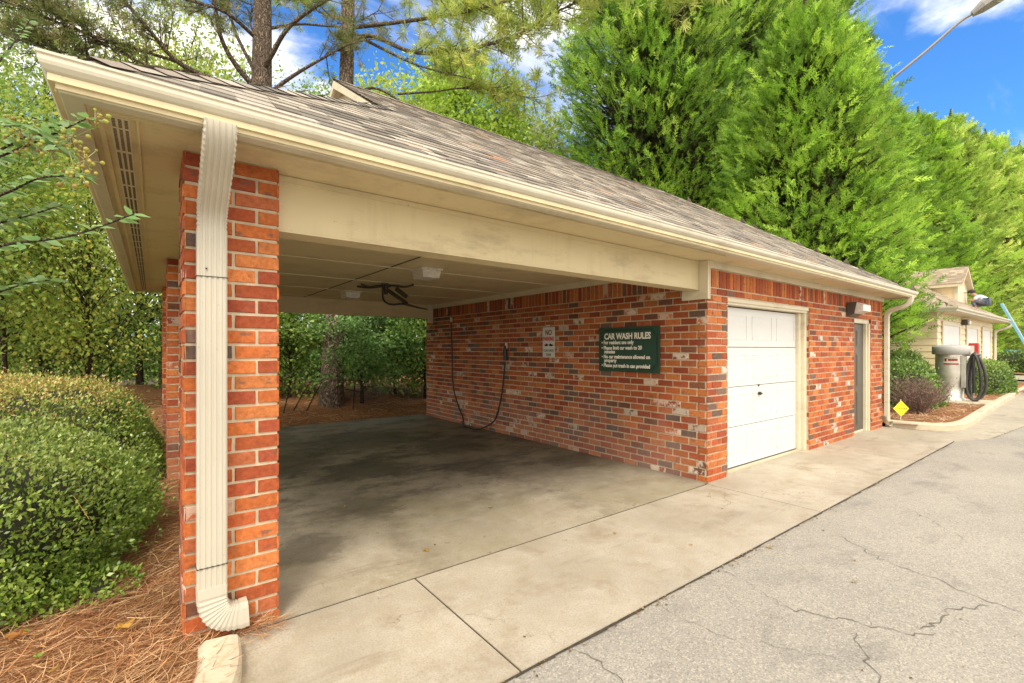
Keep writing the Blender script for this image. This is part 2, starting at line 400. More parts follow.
mb = MB(); mb.box((0.15, 1.657, -0.1), (11.0, 2.9, -0.006)); j = mb.build('joint_filler', M['joint']); j['kind'] = 'structure'
# ragged dirt line where asphalt meets the apron
mb = MB()
x = 0.3
while x < 10.0:
    w = rnd.uniform(0.05, 0.22); g = rnd.uniform(0.001, 0.016)
    if rnd.random() < .72: mb.quad((x, 1.655 - g, -0.007), (x + w, 1.652 - rnd.uniform(0.001, 0.014), -0.007), (x + w, 1.662, -0.007), (x, 1.662, -0.007)); x += w
e = mb.build('edge_dirt', M['joint'], asph)

def gp(u, v, z=0.0):
    d = (z - CH) * FPX / (349.5 - v); return at(u, v, d)
def crack_line(mb, pts, w0, seed, z=-0.008):
    rs = random.Random(seed); P = [gp(u, v, z) for u, v in pts]; Q = []
    for a, b in zip(P[:-1], P[1:]):
        L = (b - a).length; n = max(2, int(L / 0.035))
        for i in range(n):
            t = i / n; Q.append(a.lerp(b, t) + Vector((rs.uniform(-1, 1), rs.uniform(-1, 1), 0)) * 0.022)
    Q.append(P[-1])
    w = [w0 * rs.uniform(0.10, 0.50) for _ in Q]; w[0] = w[-1] = 0.001
    for i in range(len(Q) - 1):
        t = (Q[i + 1] - Q[i]).normalized(); s = Vector((-t.y, t.x, 0))
        mb.quad(Q[i] - s * w[i], Q[i + 1] - s * w[i + 1], Q[i + 1] + s * w[i + 1], Q[i] + s * w[i])
mb = MB()
for k, (pts, w) in enumerate([
    ([(566, 645), (592, 658), (606, 668), (623, 683), (640, 700)], .0055), ([(838, 535), (858, 546), (879, 558), (906, 568), (935, 578), (970, 595), (1012, 609), (1040, 614)], .0065),
    ([(786, 607), (827, 617), (868, 624), (920, 635), (936, 633)], .006), ([(921, 628), (938, 621), (950, 609), (970, 607), (991, 606)], .009),
    ([(853, 630), (856, 645), (866, 655), (872, 668), (881, 683), (884, 700)], .007), ([(894, 504), (915, 512), (935, 522), (966, 540)], .004),
    ([(700, 560), (740, 578), (786, 607)], .003), ([(868, 624), (866, 618), (871, 612)], .003), ([(640, 598), (690, 620), (735, 640)], .003), ([(760, 640), (800, 652), (853, 658)], .0025)]):
    crack_line(mb, pts, w, k)
mb.build('crack', M['crack'], asph)

# curbs: swept profile with rounded nose
def curb(name, pts, h=0.11, w=0.17, base=-0.05):
    P = [Vector((x, y, 0)) for x, y in pts]; mb = MB(); vs = []
    prof = [(0, base), (0.0, h - 0.03), (0.012, h - 0.008), (0.04, h), (w - 0.03, h + 0.004), (w, h - 0.02), (w, base)]
    for i, p in enumerate(P):
        t = (P[min(i + 1, len(P) - 1)] - P[max(i - 1, 0)]).normalized(); s = Vector((-t.y, t.x, 0))
        for o, z in prof: q = p + s * o; vs.append((q.x, q.y, z))
    n = len(prof); fs = []
    for i in range(len(P) - 1):
        for k in range(n): l = (k + 1) % n; fs.append((i * n + k, i * n + l, (i + 1) * n + l, (i + 1) * n + k))
    mb.add(vs, fs, smooth=False); mb.add(vs[:n], [tuple(range(n))]); mb.add(vs[-n:], [tuple(range(n))[::-1]])
    o = mb.build(name, M['curb']); o['kind'] = 'structure'; return o
def smooth_path(pts, n=8):
    out = []; P = [Vector((*p, 0)) if len(p) == 2 else Vector(p) for p in pts]
    for i in range(len(P) - 1):
        p0 = P[max(i - 1, 0)]; p1 = P[i]; p2 = P[i + 1]; p3 = P[min(i + 2, len(P) - 1)]
        for k in range(n):
            t = k / n
            out.append(0.5 * ((2 * p1) + (p2 - p0) * t + (2 * p0 - 5 * p1 + 4 * p2 - p3) * t * t + (3 * p1 - p0 - 3 * p2 + p3) * t ** 3))
    out.append(P[-1]); return out
lc = [(p.x, p.y) for p in smooth_path([(-3.2, 1.72), (-1.0, 1.74), (-0.15, 1.85), (0.17, 2.05), (0.30, 2.33), (0.335, 2.60)])]
litter_P = []
for _ in range(420):
    x = rnd.choice([rnd.uniform(.4, 10), rnd.choice([1.0, 2.4, 3.1, 3.3, 4.9, 6.2]) + rnd.gauss(0, .16)]); litter_P.append((x, 1.655 + rnd.gauss(-.012, .022), -.004))
for _ in range(70): litter_P.append((rnd.uniform(.5, 9), rnd.uniform(-.2, 1.6), -.008))
for _ in range(60): litter_P.append((rnd.uniform(.6, 7), rnd.uniform(1.7, 6.5), .003))
P = np.array(litter_P); ang = nr.uniform(0, 6.283, len(P)); Yd = np.column_stack([np.cos(ang), np.sin(ang), nr.uniform(-.1, .25, len(P))]); Yd = unit(Yd); X = unit(np.cross(Yd, np.tile([0, 0, 1.0], (len(P), 1)) + nr.normal(0, .25, Yd.shape))); Z = np.cross(X, Yd)
tag(scatter('leaf_litter', BROADV, LEAFF, P, X, Yd, Z, nr.uniform(.006, .022, len(P)), pal([(.28, .16, .07), (.40, .26, .12), (.15, .09, .05), (.48, .34, .18)], len(P), nr), M['straw']), 'tiny brown leaf crumbs gathered along the seam between slab and asphalt', 'leaf litter', None, 'stuff')
curb('curb', lc, h=0.085, w=0.17)
rc = [(p.x, p.y) for p in smooth_path([(10.98, 2.76), (11.02, 2.25), (11.3, 1.90), (11.9, 1.78), (13.0, 1.80), (14.5, 1.86), (18, 1.98), (23, 2.1), (27.5, 2.2), (28.6, 2.6), (28.9, 3.6), (28.9, 7.0)])]
rc = rc  # island on the left of travel
curb('curb', rc, h=0.12, w=0.16)

# straw beds: gently mounded sheets
def bed(name, x0, x1, y0, y1, fn, mat, step=0.12, inside=None):
    nx = int((x1 - x0) / step) + 1; ny = int((y1 - y0) / step) + 1; mb = MB(); vs = []
    for j_ in range(ny):
        for i_ in range(nx):
            x = x0 + (x1 - x0) * i_ / (nx - 1); y = y0 + (y1 - y0) * j_ / (ny - 1); vs.append((x, y, fn(x, y)))
    fs = []
    for j_ in range(ny - 1):
        for i_ in range(nx - 1):
            xm = x0 + (x1 - x0) * (i_ + .5) / (nx - 1); ym = y0 + (y1 - y0) * (j_ + .5) / (ny - 1)
            if inside is None or inside(xm, ym):
                a = j_ * nx + i_; fs.append((a, a + 1, a + nx + 1, a + nx))
    mb.add(vs, fs, smooth=True); o = mb.build(name, mat); o['kind'] = 'structure'; return o
def lump(x, y): return 0.018 * math.sin(3.1 * x + 1.3 * y) + 0.014 * math.sin(5.7 * y - 2.2 * x + 1) + 0.010 * math.sin(9 * x + 7 * y)
def left_curb_x(y): # inner side of left curb
    return 0.19 if y > 2.3 else (0.19 - (2.3 - y) * 0.55)
def lbed_z(x, y): return 0.052 + lump(x, y) * 0.8 + max(0, y - 6) * 0.02
def lbed_in(x, y): return (y > 2.78 or x < left_curb_x(y)) and not (y < 1.98 - 0 * x) and not (x > -0.05 and y < 2.1) and not (x > 0.12 and y > 2.75)
bed('straw_bed', -6.0, 0.34, 1.9, 9.6, lbed_z, M['litter'], 0.06, lambda x, y: (y < 2.8 and x < 0.24 and (y > 2.0) and x < left_curb_x(y) + 0.02) or (y >= 2.8 and x < 0.30))
def rear_edge(x): return 9.5 + max(0, (x - 1.5)) * 0.22
def rbed_z(x, y): return min(0.30, -0.03 + (y - rear_edge(x)) * 0.16) + lump(x, y) + max(0, y - 12) * 0.03
bed('straw_bed', -8, 9.0, 9.3, 17, rbed_z, M['litter'], 0.2, lambda x, y: True)
bed('straw_bed', 10.95, 28.9, 1.8, 12, lambda x, y: 0.085 + lump(x, y) * 0.7 + max(0, y - 4) * 0.05, M['litter'], 0.12,
    lambda x, y: (y > 2.0 + 0.0 * x or (x > 11.4)) and y > 1.93 + 0.01 * (x - 11) and not (x < 11.15 and y < 2.3) and x < 28.8)

# pine needles lying loose on the beds
def needles(name, n, region, zf, rs, length=(0.08, 0.17), w=0.0016, mat=None, cols=None, label=None):
    P = region(n, rs); m = len(P)
    ang = rs.normal(0.35, 0.9, m); el = rs.normal(0, 0.16, m)
    D = np.stack([np.cos(ang) * np.cos(el), np.sin(ang) * np.cos(el), np.sin(el)], 1)
    up = np.tile([0, 0, 1.0], (m, 1)) + rs.normal(0, 0.35, (m, 3)); X = unit(np.cross(D, up)); Z = np.cross(X, D)
    zz = np.array([zf(a, b) for a, b in P]); Q = np.column_stack([P, zz + rs.uniform(0.002, 0.028, m)])
    L = rs.uniform(*length, m)
    V = [(-w * 6, 0, 0), (w * 6, 0, 0), (w * 6 + 0.05, 0.5, 0.03), (-w * 6 + 0.05, 0.5, 0.03), (w * 2, 1, 0), (-w * 2, 1, 0)]
    t = pal(cols or [(.50, .24, .10), (.62, .36, .18), (.36, .15, .06), (.70, .46, .26), (.26, .12, .06)], m, rs, 0.25)
    o = scatter(name, V, [(0, 1, 2, 3), (3, 2, 4, 5)], Q, X, D, Z, L, t, M['straw'])
    tag(o, label, 'pine straw', None, 'stuff'); return o
def reg_left(n, rs):
    y = 1.95 + rs.power(0.75, n) * 5.5; x = rs.uniform(-2.6, 0.30, n); ok = (x < np.where(y > 2.76, 0.11, 0.21)) & ~((x > -0.1) & (y < 2.12))
    return np.column_stack([x, y])[ok]
needles('pine_straw', 42000, reg_left, lbed_z, nr, label='loose orange pine straw in the bed left of the front brick pillar')
def reg_spill(n, rs):
    x = rs.normal(0.42, 0.07, n); y = rs.normal(2.70, 0.055, n); ok = (y < 2.76) & (x > 0.2); return np.column_stack([x, y])[ok]
needles('pine_straw', 380, reg_spill, lambda x, y: 0.002 + 0.05 * max(0, 1 - math.hypot(x - .42, y - 2.7) / .12), nr, (0.05, 0.11), label='small tuft of pine straw blown against the foot of the front pillar')
def reg_rear(n, rs):
    x = rs.uniform(-3, 7, n); y = 9.5 + rs.power(0.8, n) * 4; ok = y > 9.45 + np.maximum(0, x - 1.5) * 0.22; return np.column_stack([x, y])[ok]
needles('pine_straw', 16000, reg_rear, rbed_z, nr, (0.1, 0.2), 0.0035, label='brown pine straw bank behind the open wash bay')
def reg_isl(n, rs):
    x = rs.uniform(11.1, 24, n); y = rs.uniform(2.05, 5.5, n); return np.column_stack([x, y])
needles('pine_straw', 12000, reg_isl, lambda x, y: 0.085 + lump(x, y) * 0.7 + max(0, y - 4) * 0.05, nr, (0.1, 0.22), 0.005,
        cols=[(.48, .24, .13), (.56, .34, .2), (.34, .16, .09), (.62, .42, .27)], label='orange pine straw covering the curbed island right of the building')

# fallen leaves, a few lobed oak leaves lying on the slabs and bed
def fallen(u, v, size, c, ang, z=0.004, label='', mat='leaf'):
    p = gp(u, v, z); mb = MB(); n = 18; vs = [(p.x, p.y, z + 0.004)]
    for k in range(n):
        a = 2 * math.pi * k / n; r = size * (0.5 + 0.28 * math.cos(5 * a) + 0.12 * rnd.uniform(-1, 1)) * (1 + 0.5 * math.cos(a))
        x = math.cos(a) * r * 0.75; y = math.sin(a) * r * 0.6
        vs.append((p.x + x * math.cos(ang) - y * math.sin(ang), p.y + x * math.sin(ang) + y * math.cos(ang), z + 0.002 + rnd.uniform(0, size * 0.22)))
    mb.add(vs, [(0, k + 1, (k + 1) % n + 1) for k in range(n)], (*c, 0))
    o = mb.build('fallen_leaf', M['leaf'], loc=(p.x, p.y, z))
    tag(o, label, 'leaf', 'fallen leaves'); return o
fallen(425, 551, .060, (.55, .33, .09), .4, label='large curled tan oak leaf in the middle of the bay floor')
fallen(345, 507, .035, (.60, .42, .14), 1.4, label='small yellow leaf on the bay floor, left of two in a row')
fallen(393, 506, .035, (.55, .38, .12), 2.4, label='small yellow leaf on the bay floor, right of two in a row')
fallen(490, 508, .045, (.45, .35, .15), 0.4, label='flat pale leaf on the bay floor near the signs wall')
fallen(769, 548, .060, (.62, .45, .24), .1, -0.008, label='pale star shaped leaf at the edge of the asphalt')
fallen(615, 534, .035, (.55, .33, .10), 1.1, label='small tan leaf on the long apron slab, nearer the bay')
fallen(692, 545, .028, (.55, .36, .12), 2.1, label='tiny tan leaf on the long apron slab, nearer the asphalt')
fallen(855, 582, .040, (.55, .42, .26), 2.8, -0.008, label='dry pale leaf alone on the open asphalt')
fallen(121, 628, .085, (.62, .36, .07), .6, .085, label='yellow oak leaf on the pine straw left of the downspout')
fallen(37, 657, .045, (.25, .42, .07), .2, .085, label='small green leaf on the pine straw at the bottom left')
fallen(52, 672, .050, (.50, .30, .08), 1.2, .085, label='tan leaf on the pine straw at the bottom edge')
fallen(100, 594, .050, (.62, .45, .30), 2.0, .085, label='pale curled leaf on the straw under the low hedge twig')
fallen(20, 636, .080, (.50, .22, .06), 2.6, .095, label='brown oak leaf under the left hedge')

# ================================================================== CAR WASH BUILDING
X0, X1 = 0.115, 10.86          # outer brick faces
YF, YB = 2.77, 9.40
XW = 4.80                     # bay side of the dividing wall
ZB = 0.079                    # brick course
B = empty('car_wash_building', (X0, YF, 0), 'red brick car wash building with an open bay, cream eaves and shingle roof', 'building')

BR = [(.47, .13, .034), (.52, .155, .042), (.42, .10, .032), (.37, .082, .03), (.55, .185, .055), (.32, .07, .03), (.44, .13, .05)]
BDK = [(.20, .12, .085), (.15, .095, .07), (.22, .10, .065), (.19, .075, .04), (.24, .095, .05)]
SHADE = [1.0]
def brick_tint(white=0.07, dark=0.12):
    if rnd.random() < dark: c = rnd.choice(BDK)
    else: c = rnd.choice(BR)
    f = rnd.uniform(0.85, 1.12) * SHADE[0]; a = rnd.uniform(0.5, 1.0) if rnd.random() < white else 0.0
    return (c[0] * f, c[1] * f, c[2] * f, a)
def one_brick(mb, O, U, N, u0, u1, z0, z1, tint):
    """bevelled brick face standing proud of the mortar; O origin, U along, N outward"""
    d = 0.007 + rnd.uniform(-0.0015, 0.002); b = 0.0035; j = lambda: rnd.uniform(-0.0026, 0.0026)
    def P(u, z, n): return (O[0] + U[0] * u + N[0] * n, O[1] + U[1] * u + N[1] * n, z)
    o = [P(u0 + j(), z0 + j(), -0.004), P(u1 + j(), z0 + j(), -0.004), P(u1 + j(), z1 + j(), -0.004), P(u0 + j(), z1 + j(), -0.004)]
    i = [P(u0 + b + j() * .6, z0 + b + j() * .6, d), P(u1 - b + j() * .6, z0 + b + j() * .6, d), P(u1 - b + j() * .6, z1 - b + j() * .6, d), P(u0 + b + j() * .6, z1 - b + j() * .6, d)]
    mb.add(o + i, [(4, 5, 6, 7), (0, 1, 5, 4), (1, 2, 6, 5), (2, 3, 7, 6), (3, 0, 4, 7)], tint)
def brick_face(mb, O, U, N, W, z0, z1, holes=(), white=0.07, dark=0.12, soldier=False, phase=0, bl=0.2032):
    """running bond over a rectangle minus holes [(u0,u1,z0,z1)]"""
    J = 0.0118; zt = z1 - (0.205 if soldier else 0); n = int(round((zt - z0) / ZB)); h = (zt - z0) / n
    for k in range(n):
        a = z0 + k * h + J / 2; b = z0 + (k + 1) * h - J / 2
        segs = [(0, W)]
        for hu0, hu1, hz0, hz1 in holes:
            if a < hz1 - 0.01 and b > hz0 + 0.01:
                ns = []
                for s0, s1 in segs:
                    if hu1 <= s0 or hu0 >= s1: ns.append((s0, s1)); continue
                    if hu0 > s0: ns.append((s0, hu0))
                    if hu1 < s1: ns.append((hu1, s1))
                segs = ns
        off = bl / 2 if (k + phase) % 2 else 0.0
        for s0, s1 in segs:
            u = s0 - ((s0 - off) % bl)
            while u < s1 - 0.004:
                p, q = max(u, s0), min(u + bl, s1)
                if q - p > 0.03: one_brick(mb, O, U, N, p + J / 2 * (p > s0 + 1e-4), q - J / 2 * (q < s1 - 1e-4), a, b, brick_tint(white, dark))
                u += bl
    if soldier:
        u = 0
        while u < W - 0.01:
            q = min(u + 0.079, W)
            hit = any(hu0 < (u + q) / 2 < hu1 and zt < hz1 - 0.02 for hu0, hu1, hz0, hz1 in holes)
            if not hit: one_brick(mb, O, U, N, u + J / 2, q - J / 2, zt + J / 2, z1 - J / 2, brick_tint(white, dark))
            u += 0.079

def pillar(x0, y0, w, z1, white=0.03):
    mb = MB(); mb.box((x0 + .008, y0 + .008, -0.1), (x0 + w - .008, y0 + w - .008, z1))
    core = mb.build('brick_pillar', M['mortar'], B)
    bm_ = MB(); e = .008
    for k, (O, U, N) in enumerate([((x0, y0 + e), (1, 0), (0, -1)), ((x0 + w - e, y0), (0, 1), (1, 0)), ((x0 + w, y0 + w - e), (-1, 0), (0, 1)), ((x0 + e, y0 + w), (0, -1), (-1, 0))]):
        brick_face(bm_, O, U, N, w, -0.02, z1, white=white, dark=0.09, phase=k, bl=w / 2)
    bm_.build('bricks', M['brick'], core)
PW = 0.425
ZP = 2.42
pillar(X0, YF, PW, ZP); pillar(X0, 6.15, PW, ZP); pillar(X0, YB - PW, PW, ZP)

# solid walls: one mesh each with a mortar backing cut round the openings
G0, G1, GZ = 5.23, 7.50, 2.03      # garage opening
D0, D1, DZ = 9.36, 10.20, 1.99     # man door opening
ZW = 2.34
mb = MB()
for a, b in [((XW + .008, YF + .008, -.1), (G0 - 0.0, YF + .10, ZW)), ((G0, YF + .008, GZ), (G1, YF + .10, ZW)), ((G1, YF + .008, -.1), (D0, YF + .10, ZW)),
             ((D0, YF + .008, DZ), (D1, YF + .10, ZW)), ((D1, YF + .008, -.1), (X1 - .008, YF + .10, ZW))]: mb.box(a, b)
wf = mb.build('front_wall', M['mortar'], B)
mb = MB()
brick_face(mb, (XW, YF + .008), (1, 0), (0, -1), X1 - XW, -0.02, ZW, holes=[(G0 - XW, G1 - XW, -1, GZ), (D0 - XW, D1 - XW, -1, DZ)], white=0.06, dark=0.10, soldier=True)
# reveals of the two openings
brick_face(mb, (G0 + .008 - .016, YF), (0, 1), (1, 0), 0.1, 0, GZ, white=.03); brick_face(mb, (G1 + .008, YF + .1), (0, -1), (-1, 0), 0.1, 0, GZ, white=.03)
brick_face(mb, (D1 + .008, YF + .1), (0, -1), (-1, 0), 0.1, 0, DZ, white=.03)
mb.build('bricks', M['brick'], wf)
mb = MB(); mb.box((XW + .008, YF + .112, -.1), (XW + .11, YB - .008, 2.33)); wd = mb.build('bay_wall', M['mortar'], B)
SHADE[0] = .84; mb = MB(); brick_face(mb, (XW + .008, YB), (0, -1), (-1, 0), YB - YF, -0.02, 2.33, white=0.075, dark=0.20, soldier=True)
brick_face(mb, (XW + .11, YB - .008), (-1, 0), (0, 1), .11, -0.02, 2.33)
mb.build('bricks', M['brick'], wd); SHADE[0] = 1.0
mb = MB(); mb.box((X1 - .10, YF + .112, -.1), (X1 - .008, YB - .008, ZW)); we = mb.build('end_wall', M['mortar'], B)
mb = MB(); brick_face(mb, (X1 - .008, YF), (0, 1), (1, 0), YB - YF, -0.02, ZW, soldier=True); mb.build('bricks', M['brick'], we)
mb = MB(); mb.box((XW + .12, YB - .10, -.1), (X1 - .11, YB - .008, ZW)); wr = mb.build('rear_wall', M['mortar'], B)
mb = MB(); brick_face(mb, (X1, YB - .008), (-1, 0), (0, 1), X1 - XW - .12, -0.02, ZW, soldier=True); mb.build('bricks', M['brick'], wr)

# frieze boards above the brick, headers over the bay
ZS = 2.415
mb = MB(); mb.box((XW - .002, YF - .024, ZW + .002), (X1 + .02, YF + .10, ZS + .004)); mb.box((X1 + .001, YF + .101, ZW + .002), (X1 + .024, YB, ZS + .004))
mb.build('frieze_board', M['cream_trim'], B)
mb = MB()
mb.box((X0 + PW + .001, 2.85, 2.112), (XW - .045, 3.00, ZS + .004)); mb.box((X0 + PW + .001, 2.843, 2.385), (XW - .045, 2.849, ZS + .001))
mb.box((X0 + PW + .001, 2.838, 2.103), (XW - .046, 3.012, 2.111))
mb.build('front_beam', M['cream'], B)
mb = MB(); mb.box((XW - .040, YF - .028, 2.000), (XW - .006, 3.06, ZS + .003), bev=.003); mb.box((XW - .006, YF - .029, 2.000), (XW + .012, YF - .010, ZS + .0035))
mb.build('corner_trim', M['cream_trim'], B)
mb = MB(); mb.box((X0 + PW + .001, YB - .33, 2.12), (XW - .002, YB - .18, ZS + .002)); mb.build('rear_beam', M['cream'], B)
mb = MB(); mb.box((XW - .12, YB - .335, 2.02), (XW - .006, YB - .30, ZS + .002)); mb.build('corner_trim', M['cream_trim'], B)
mb = MB()
for y0, y1 in ((YF + PW + .001, 6.149), (6.15 + PW + .001, YB - PW - .001)): mb.box((X0 + .10, y0, 2.12), (X0 + .26, y1, ZS + .002))
mb.build('side_beam', M['cream'], B)

# eaves
EX0, EX1, EY0, EY1 = -0.302, 11.20, 2.35, 9.82
ZE = 2.505
mb = MB()   # soffit ring
mb.box((EX0, EY0, ZS + .005), (EX1, YF + .115, ZS + .03)); mb.box((EX0, YB - .32, ZS + .005), (EX1, EY1, ZS + .03))
mb.box((EX0, YF + .1155, ZS + .005), (X0 + .27, YB - .3205, ZS + .03)); mb.box((X1 - .02, YF + .1155, ZS + .005), (EX1, YB - .3205, ZS + .03))
# sub-fascia strips and panel seams
mb.box((EX0 + .02, EY0 + .014, ZS - .014), (EX1 - .02, EY0 + .045, ZS + .006)); mb.box((EX0 + .014, EY0 + .046, ZS - .014), (EX0 + .055, EY1 - .02, ZS + .006))
mb.box((EX0 + .115, EY0 + .16, ZS - .006), (EX0 + .135, EY1 - .1, ZS + .0055)); mb.box((EX0 + .245, EY0 + .16, ZS - .006), (EX0 + .255, EY1 - .1, ZS + .0055))
mb.box((EX0 + .16, EY0 + .158, ZS - .007), (XW - .1, EY0 + .166, ZS + .0052))
sf = mb.build('soffit', M['cream'], B)
mb = MB(); mb.box((EX0 + .155, EY0 + .20, ZS + .0006), (EX0 + .225, EY1 - .15, ZS + .0045)); vs_ = mb.build('soffit_vent', M['cream_trim'], sf)
mb = MB(); y = EY0 + .215
while y < EY1 - .2:
    for k in range(3):
        x = EX0 + .163 + k * .021
        if int((y - EY0) / .27) % 1 == 0 and ((y - EY0) % .30) > .03: mb.box((x, y, ZS - .0012), (x + .012, y + .0085, ZS + .0003))
    y += .0165
mb.build('slot', M['vent_slot'], vs_)
mb = MB(); mb.box((X0 + .28, YF + .12, ZS - .012), (XW + .05, YB - .2, ZS + .004)); cl = mb.build('ceiling', M['cream'], B)
mb = MB()
for y in (3.95, 5.17, 6.39, 7.61, 8.83): mb.box((X0 + .27, y - .022, ZS - .020), (XW - .003, y + .022, ZS - .0125))
for x in (3.42,): mb.box((x - .012, 3.02, ZS - .016), (x + .012, 3.92, ZS - .0122))
mb.box((XW - .03, 3.062, 2.322), (XW - .003, YB - .34, ZS - .0125))
mb.build('batten', M['cream_trim'], cl)
mb = MB(); mb.box((2.17, 3.02, ZS - .0145), (2.195, YB - .34, ZS - .0126)); mb.build('open_seam', M['slot'], cl)
mb = MB()
for a, b in [((1.9, EY0 + .055, ZS + .002), (2.6, EY0 + .062, ZS + .0049)), ((-.18, EY0 + .05, ZS + .0015), (.22, EY0 + .075, ZS + .0049))]: mb.box(a, b)
for k in range(26):
    x = -.18 + rnd.random() * .42; y = EY0 + .05 + rnd.random() * .03; s = rnd.uniform(.004, .012); mb.box((x, y, ZS + .0005), (x + s * 2, y + s, ZS + .0047))
for k in range(9):
    x = .5 + k * 0.75 + rnd.uniform(-.2, .2); mb.box((x, EY0 + .1 + rnd.uniform(0, .03), ZS + .001), (x + .006, EY0 + .106 + rnd.uniform(0, .03), ZS + .0048))
mb.build('peeling_paint', M['slot'], sf)
mb = MB(); sweep_loop(mb, (EX0 + .03, EY0 + .03, EX1 - .03, EY1 - .03), [(0, ZS + .031), (.022, ZS + .031), (.022, ZE + .0), (0, ZE + .0)]); mb.build('fascia', M['cream_trim'], B)
# K-style gutter with a rolled lip, mitred right round
GP = [(-.004, 2.408), (.055, 2.408), (.062, 2.414), (.066, 2.440), (.074, 2.455), (.092, 2.466), (.104, 2.480), (.108, 2.492), (.108, 2.508), (.114, 2.513), (.114, 2.522), (.104, 2.526), (.098, 2.522), (.098, 2.512), (.094, 2.500), (.006, 2.494), (-.004, 2.520)]
mb = MB(); sweep_loop(mb, (EX0, EY0, EX1, EY1), [(o - .085, z - .012) for o, z in GP]); gut = mb.build('gutter', M['gutter'], B)
for gx in (2.9, 6.1, 9.2):   # lapped gutter joints
    mb = MB(); q = [(EY0 - o + .0835, z - .012) for o, z in GP[1:12]]; n = len(q)
    mb.add([(gx, y, z) for y, z in q] + [(gx + .03, y, z) for y, z in q], [(i, i + n, i + n + 1, i + 1) for i in range(n - 1)]); mb.build('gutter_joint', M['cream_trim'], gut)

# downspouts: corrugated rectangular pipe following a bent path in the plane given by direction D
def downspout(name, path, D, w, dp, rings, mat=M['downspout']):
    """path points (s, z) with s along D; section w wide across D (ribbed) and dp deep"""
    mb = MB(); S = Vector((-D.y, D.x, 0)); sec = []
    nr_ = 5
    sec = [(-w / 2, dp / 2 - .008), (-w / 2 + .008, dp / 2)]
    for k in range(nr_):
        c = -w / 2 + w * (k + .75) / (nr_ + .5); r = w / (nr_ * 4)
        sec += [(c - r * 1.1, dp / 2), (c - r * .5, dp / 2 - .0038), (c + r * .5, dp / 2 - .0038), (c + r * 1.1, dp / 2)]
    sec += [(w / 2 - .008, dp / 2), (w / 2, dp / 2 - .008), (w / 2, -dp / 2 + .008), (w / 2 - .008, -dp / 2), (-w / 2 + .008, -dp / 2), (-w / 2, -dp / 2 + .008)]
    n = len(sec); vs = []; pts = path
    for i, (o, s, z) in enumerate(pts):
        a = pts[min(i + 1, len(pts) - 1)]; b = pts[max(i - 1, 0)]
        t = Vector((a[1] - b[1], a[2] - b[2])).normalized(); nrm = Vector((-t.y, t.x)) # outward side of the pipe (towards D) on the way down
        k = rings[i]
        for x, y in sec:
            y2 = y * (1 if y > 0 else k); q = o + D * (s + nrm.x * y2) + S * (x * (1 + (k - 1) * .5 * (abs(x) > .42 * w))); vs.append((q.x, q.y, z + nrm.y * y2))
    fs = []
    for i in range(len(pts) - 1):
        for k in range(n): l = (k + 1) % n; fs.append((i * n + k, i * n + l, (i + 1) * n + l, (i + 1) * n + k))
    mb.add(vs, fs, smooth=False); mb.add(vs[:n], [tuple(range(n))]); mb.add(vs[-n:], [tuple(range(n))[::-1]])
    return mb
def ds_path(o, top, bends, seg=.013):
    out = []; rings = []
    for (s0, z0, s1, z1, c0, c1, crimp) in bends: pass
    return out, rings
CR = [.88]
def bezier_ds(o, keys):
    """keys: list of (kind, pts) 'line' or 'crimp' with cubic bezier control points in (s,z)"""
    P = []; K = []
    for kind, c in keys:
        c = [Vector(p) for p in c]
        if kind == 'line':
            P += [(o, c[0].x, c[0].y), (o, c[1].x, c[1].y)]; K += [1, 1]
        else:
            n = 22
            for i in range(n + 1):
                t = i / n; q = (1 - t) ** 3 * c[0] + 3 * (1 - t) ** 2 * t * c[1] + 3 * (1 - t) * t * t * c[2] + t ** 3 * c[3]
                P.append((o, q.x, q.y)); K.append(1.0 if i % 2 == 0 else CR[0])
    # drop doubled points
    P2, K2 = [P[0]], [K[0]]
    for p, k in zip(P[1:], K[1:]):
        if math.hypot(p[1] - P2[-1][1], p[2] - P2[-1][2]) > 1e-4: P2.append(p); K2.append(k)
    return P2, K2
# front corner downspout: S-bend from gutter back to the pillar, straight drop, then crimped elbow turned along the wall
o0 = Vector((0.228, 2.77, 0))
DN = Vector((0, -1, 0))
P_, K_ = bezier_ds(o0, [('crimp', [(.415, 2.415), (.415, 2.34), (.31, 2.30), (.21, 2.22)]), ('crimp', [(.21, 2.22), (.13, 2.16), (.055, 2.13), (.052, 2.03)]), ('line', [(.052, 2.03), (.052, 0.23)])])
mb = downspout('downspout', P_, DN, .125, .080, K_)
# elbow: bends in the wall plane towards +X
De = Vector((1, 0, 0)); oe = Vector((0.228, 2.77 - .052, 0))
CR[0] = .93
P2_, K2_ = bezier_ds(oe, [('line', [(0, .30), (0, .255)]), ('crimp', [(0, .255), (.0, .16), (.04, .120), (.12, .118)]), ('line', [(.12, .118), (.155, .120)])])
def elbow(pts, K, D, w, dp):
    mb2 = MB(); S = Vector((-D.y, D.x, 0)); vs = []; sec = []
    for k in range(4):
        pass
    N = 20
    for i, (o, s, z) in enumerate(pts):
        a = pts[min(i + 1, len(pts) - 1)]; b = pts[max(i - 1, 0)]; t = Vector((a[1] - b[1], a[2] - b[2])).normalized(); nr2 = Vector((t.y, -t.x))
        for k in range(N):
            an = 2 * math.pi * (k + .5) / N; cx = math.copysign(min(1, abs(math.cos(an)) * 1.3), math.cos(an)) * w / 2; cy = math.copysign(min(1, abs(math.sin(an)) * 1.3), math.sin(an)) * dp / 2 
            kk = K[i]; q = o + D * (s + nr2.x * cx * kk) + S * (cy * kk); vs.append((q.x, q.y, z + nr2.y * cx * kk))
    fs = []
    for i in range(len(pts) - 1):
        for k in range(N): l = (k + 1) % N; fs.append((i * N + k, i * N + l, (i + 1) * N + l, (i + 1) * N + k))
    mb2.add(vs, fs); mb2.add(vs[:N], [tuple(range(N))]); return mb2
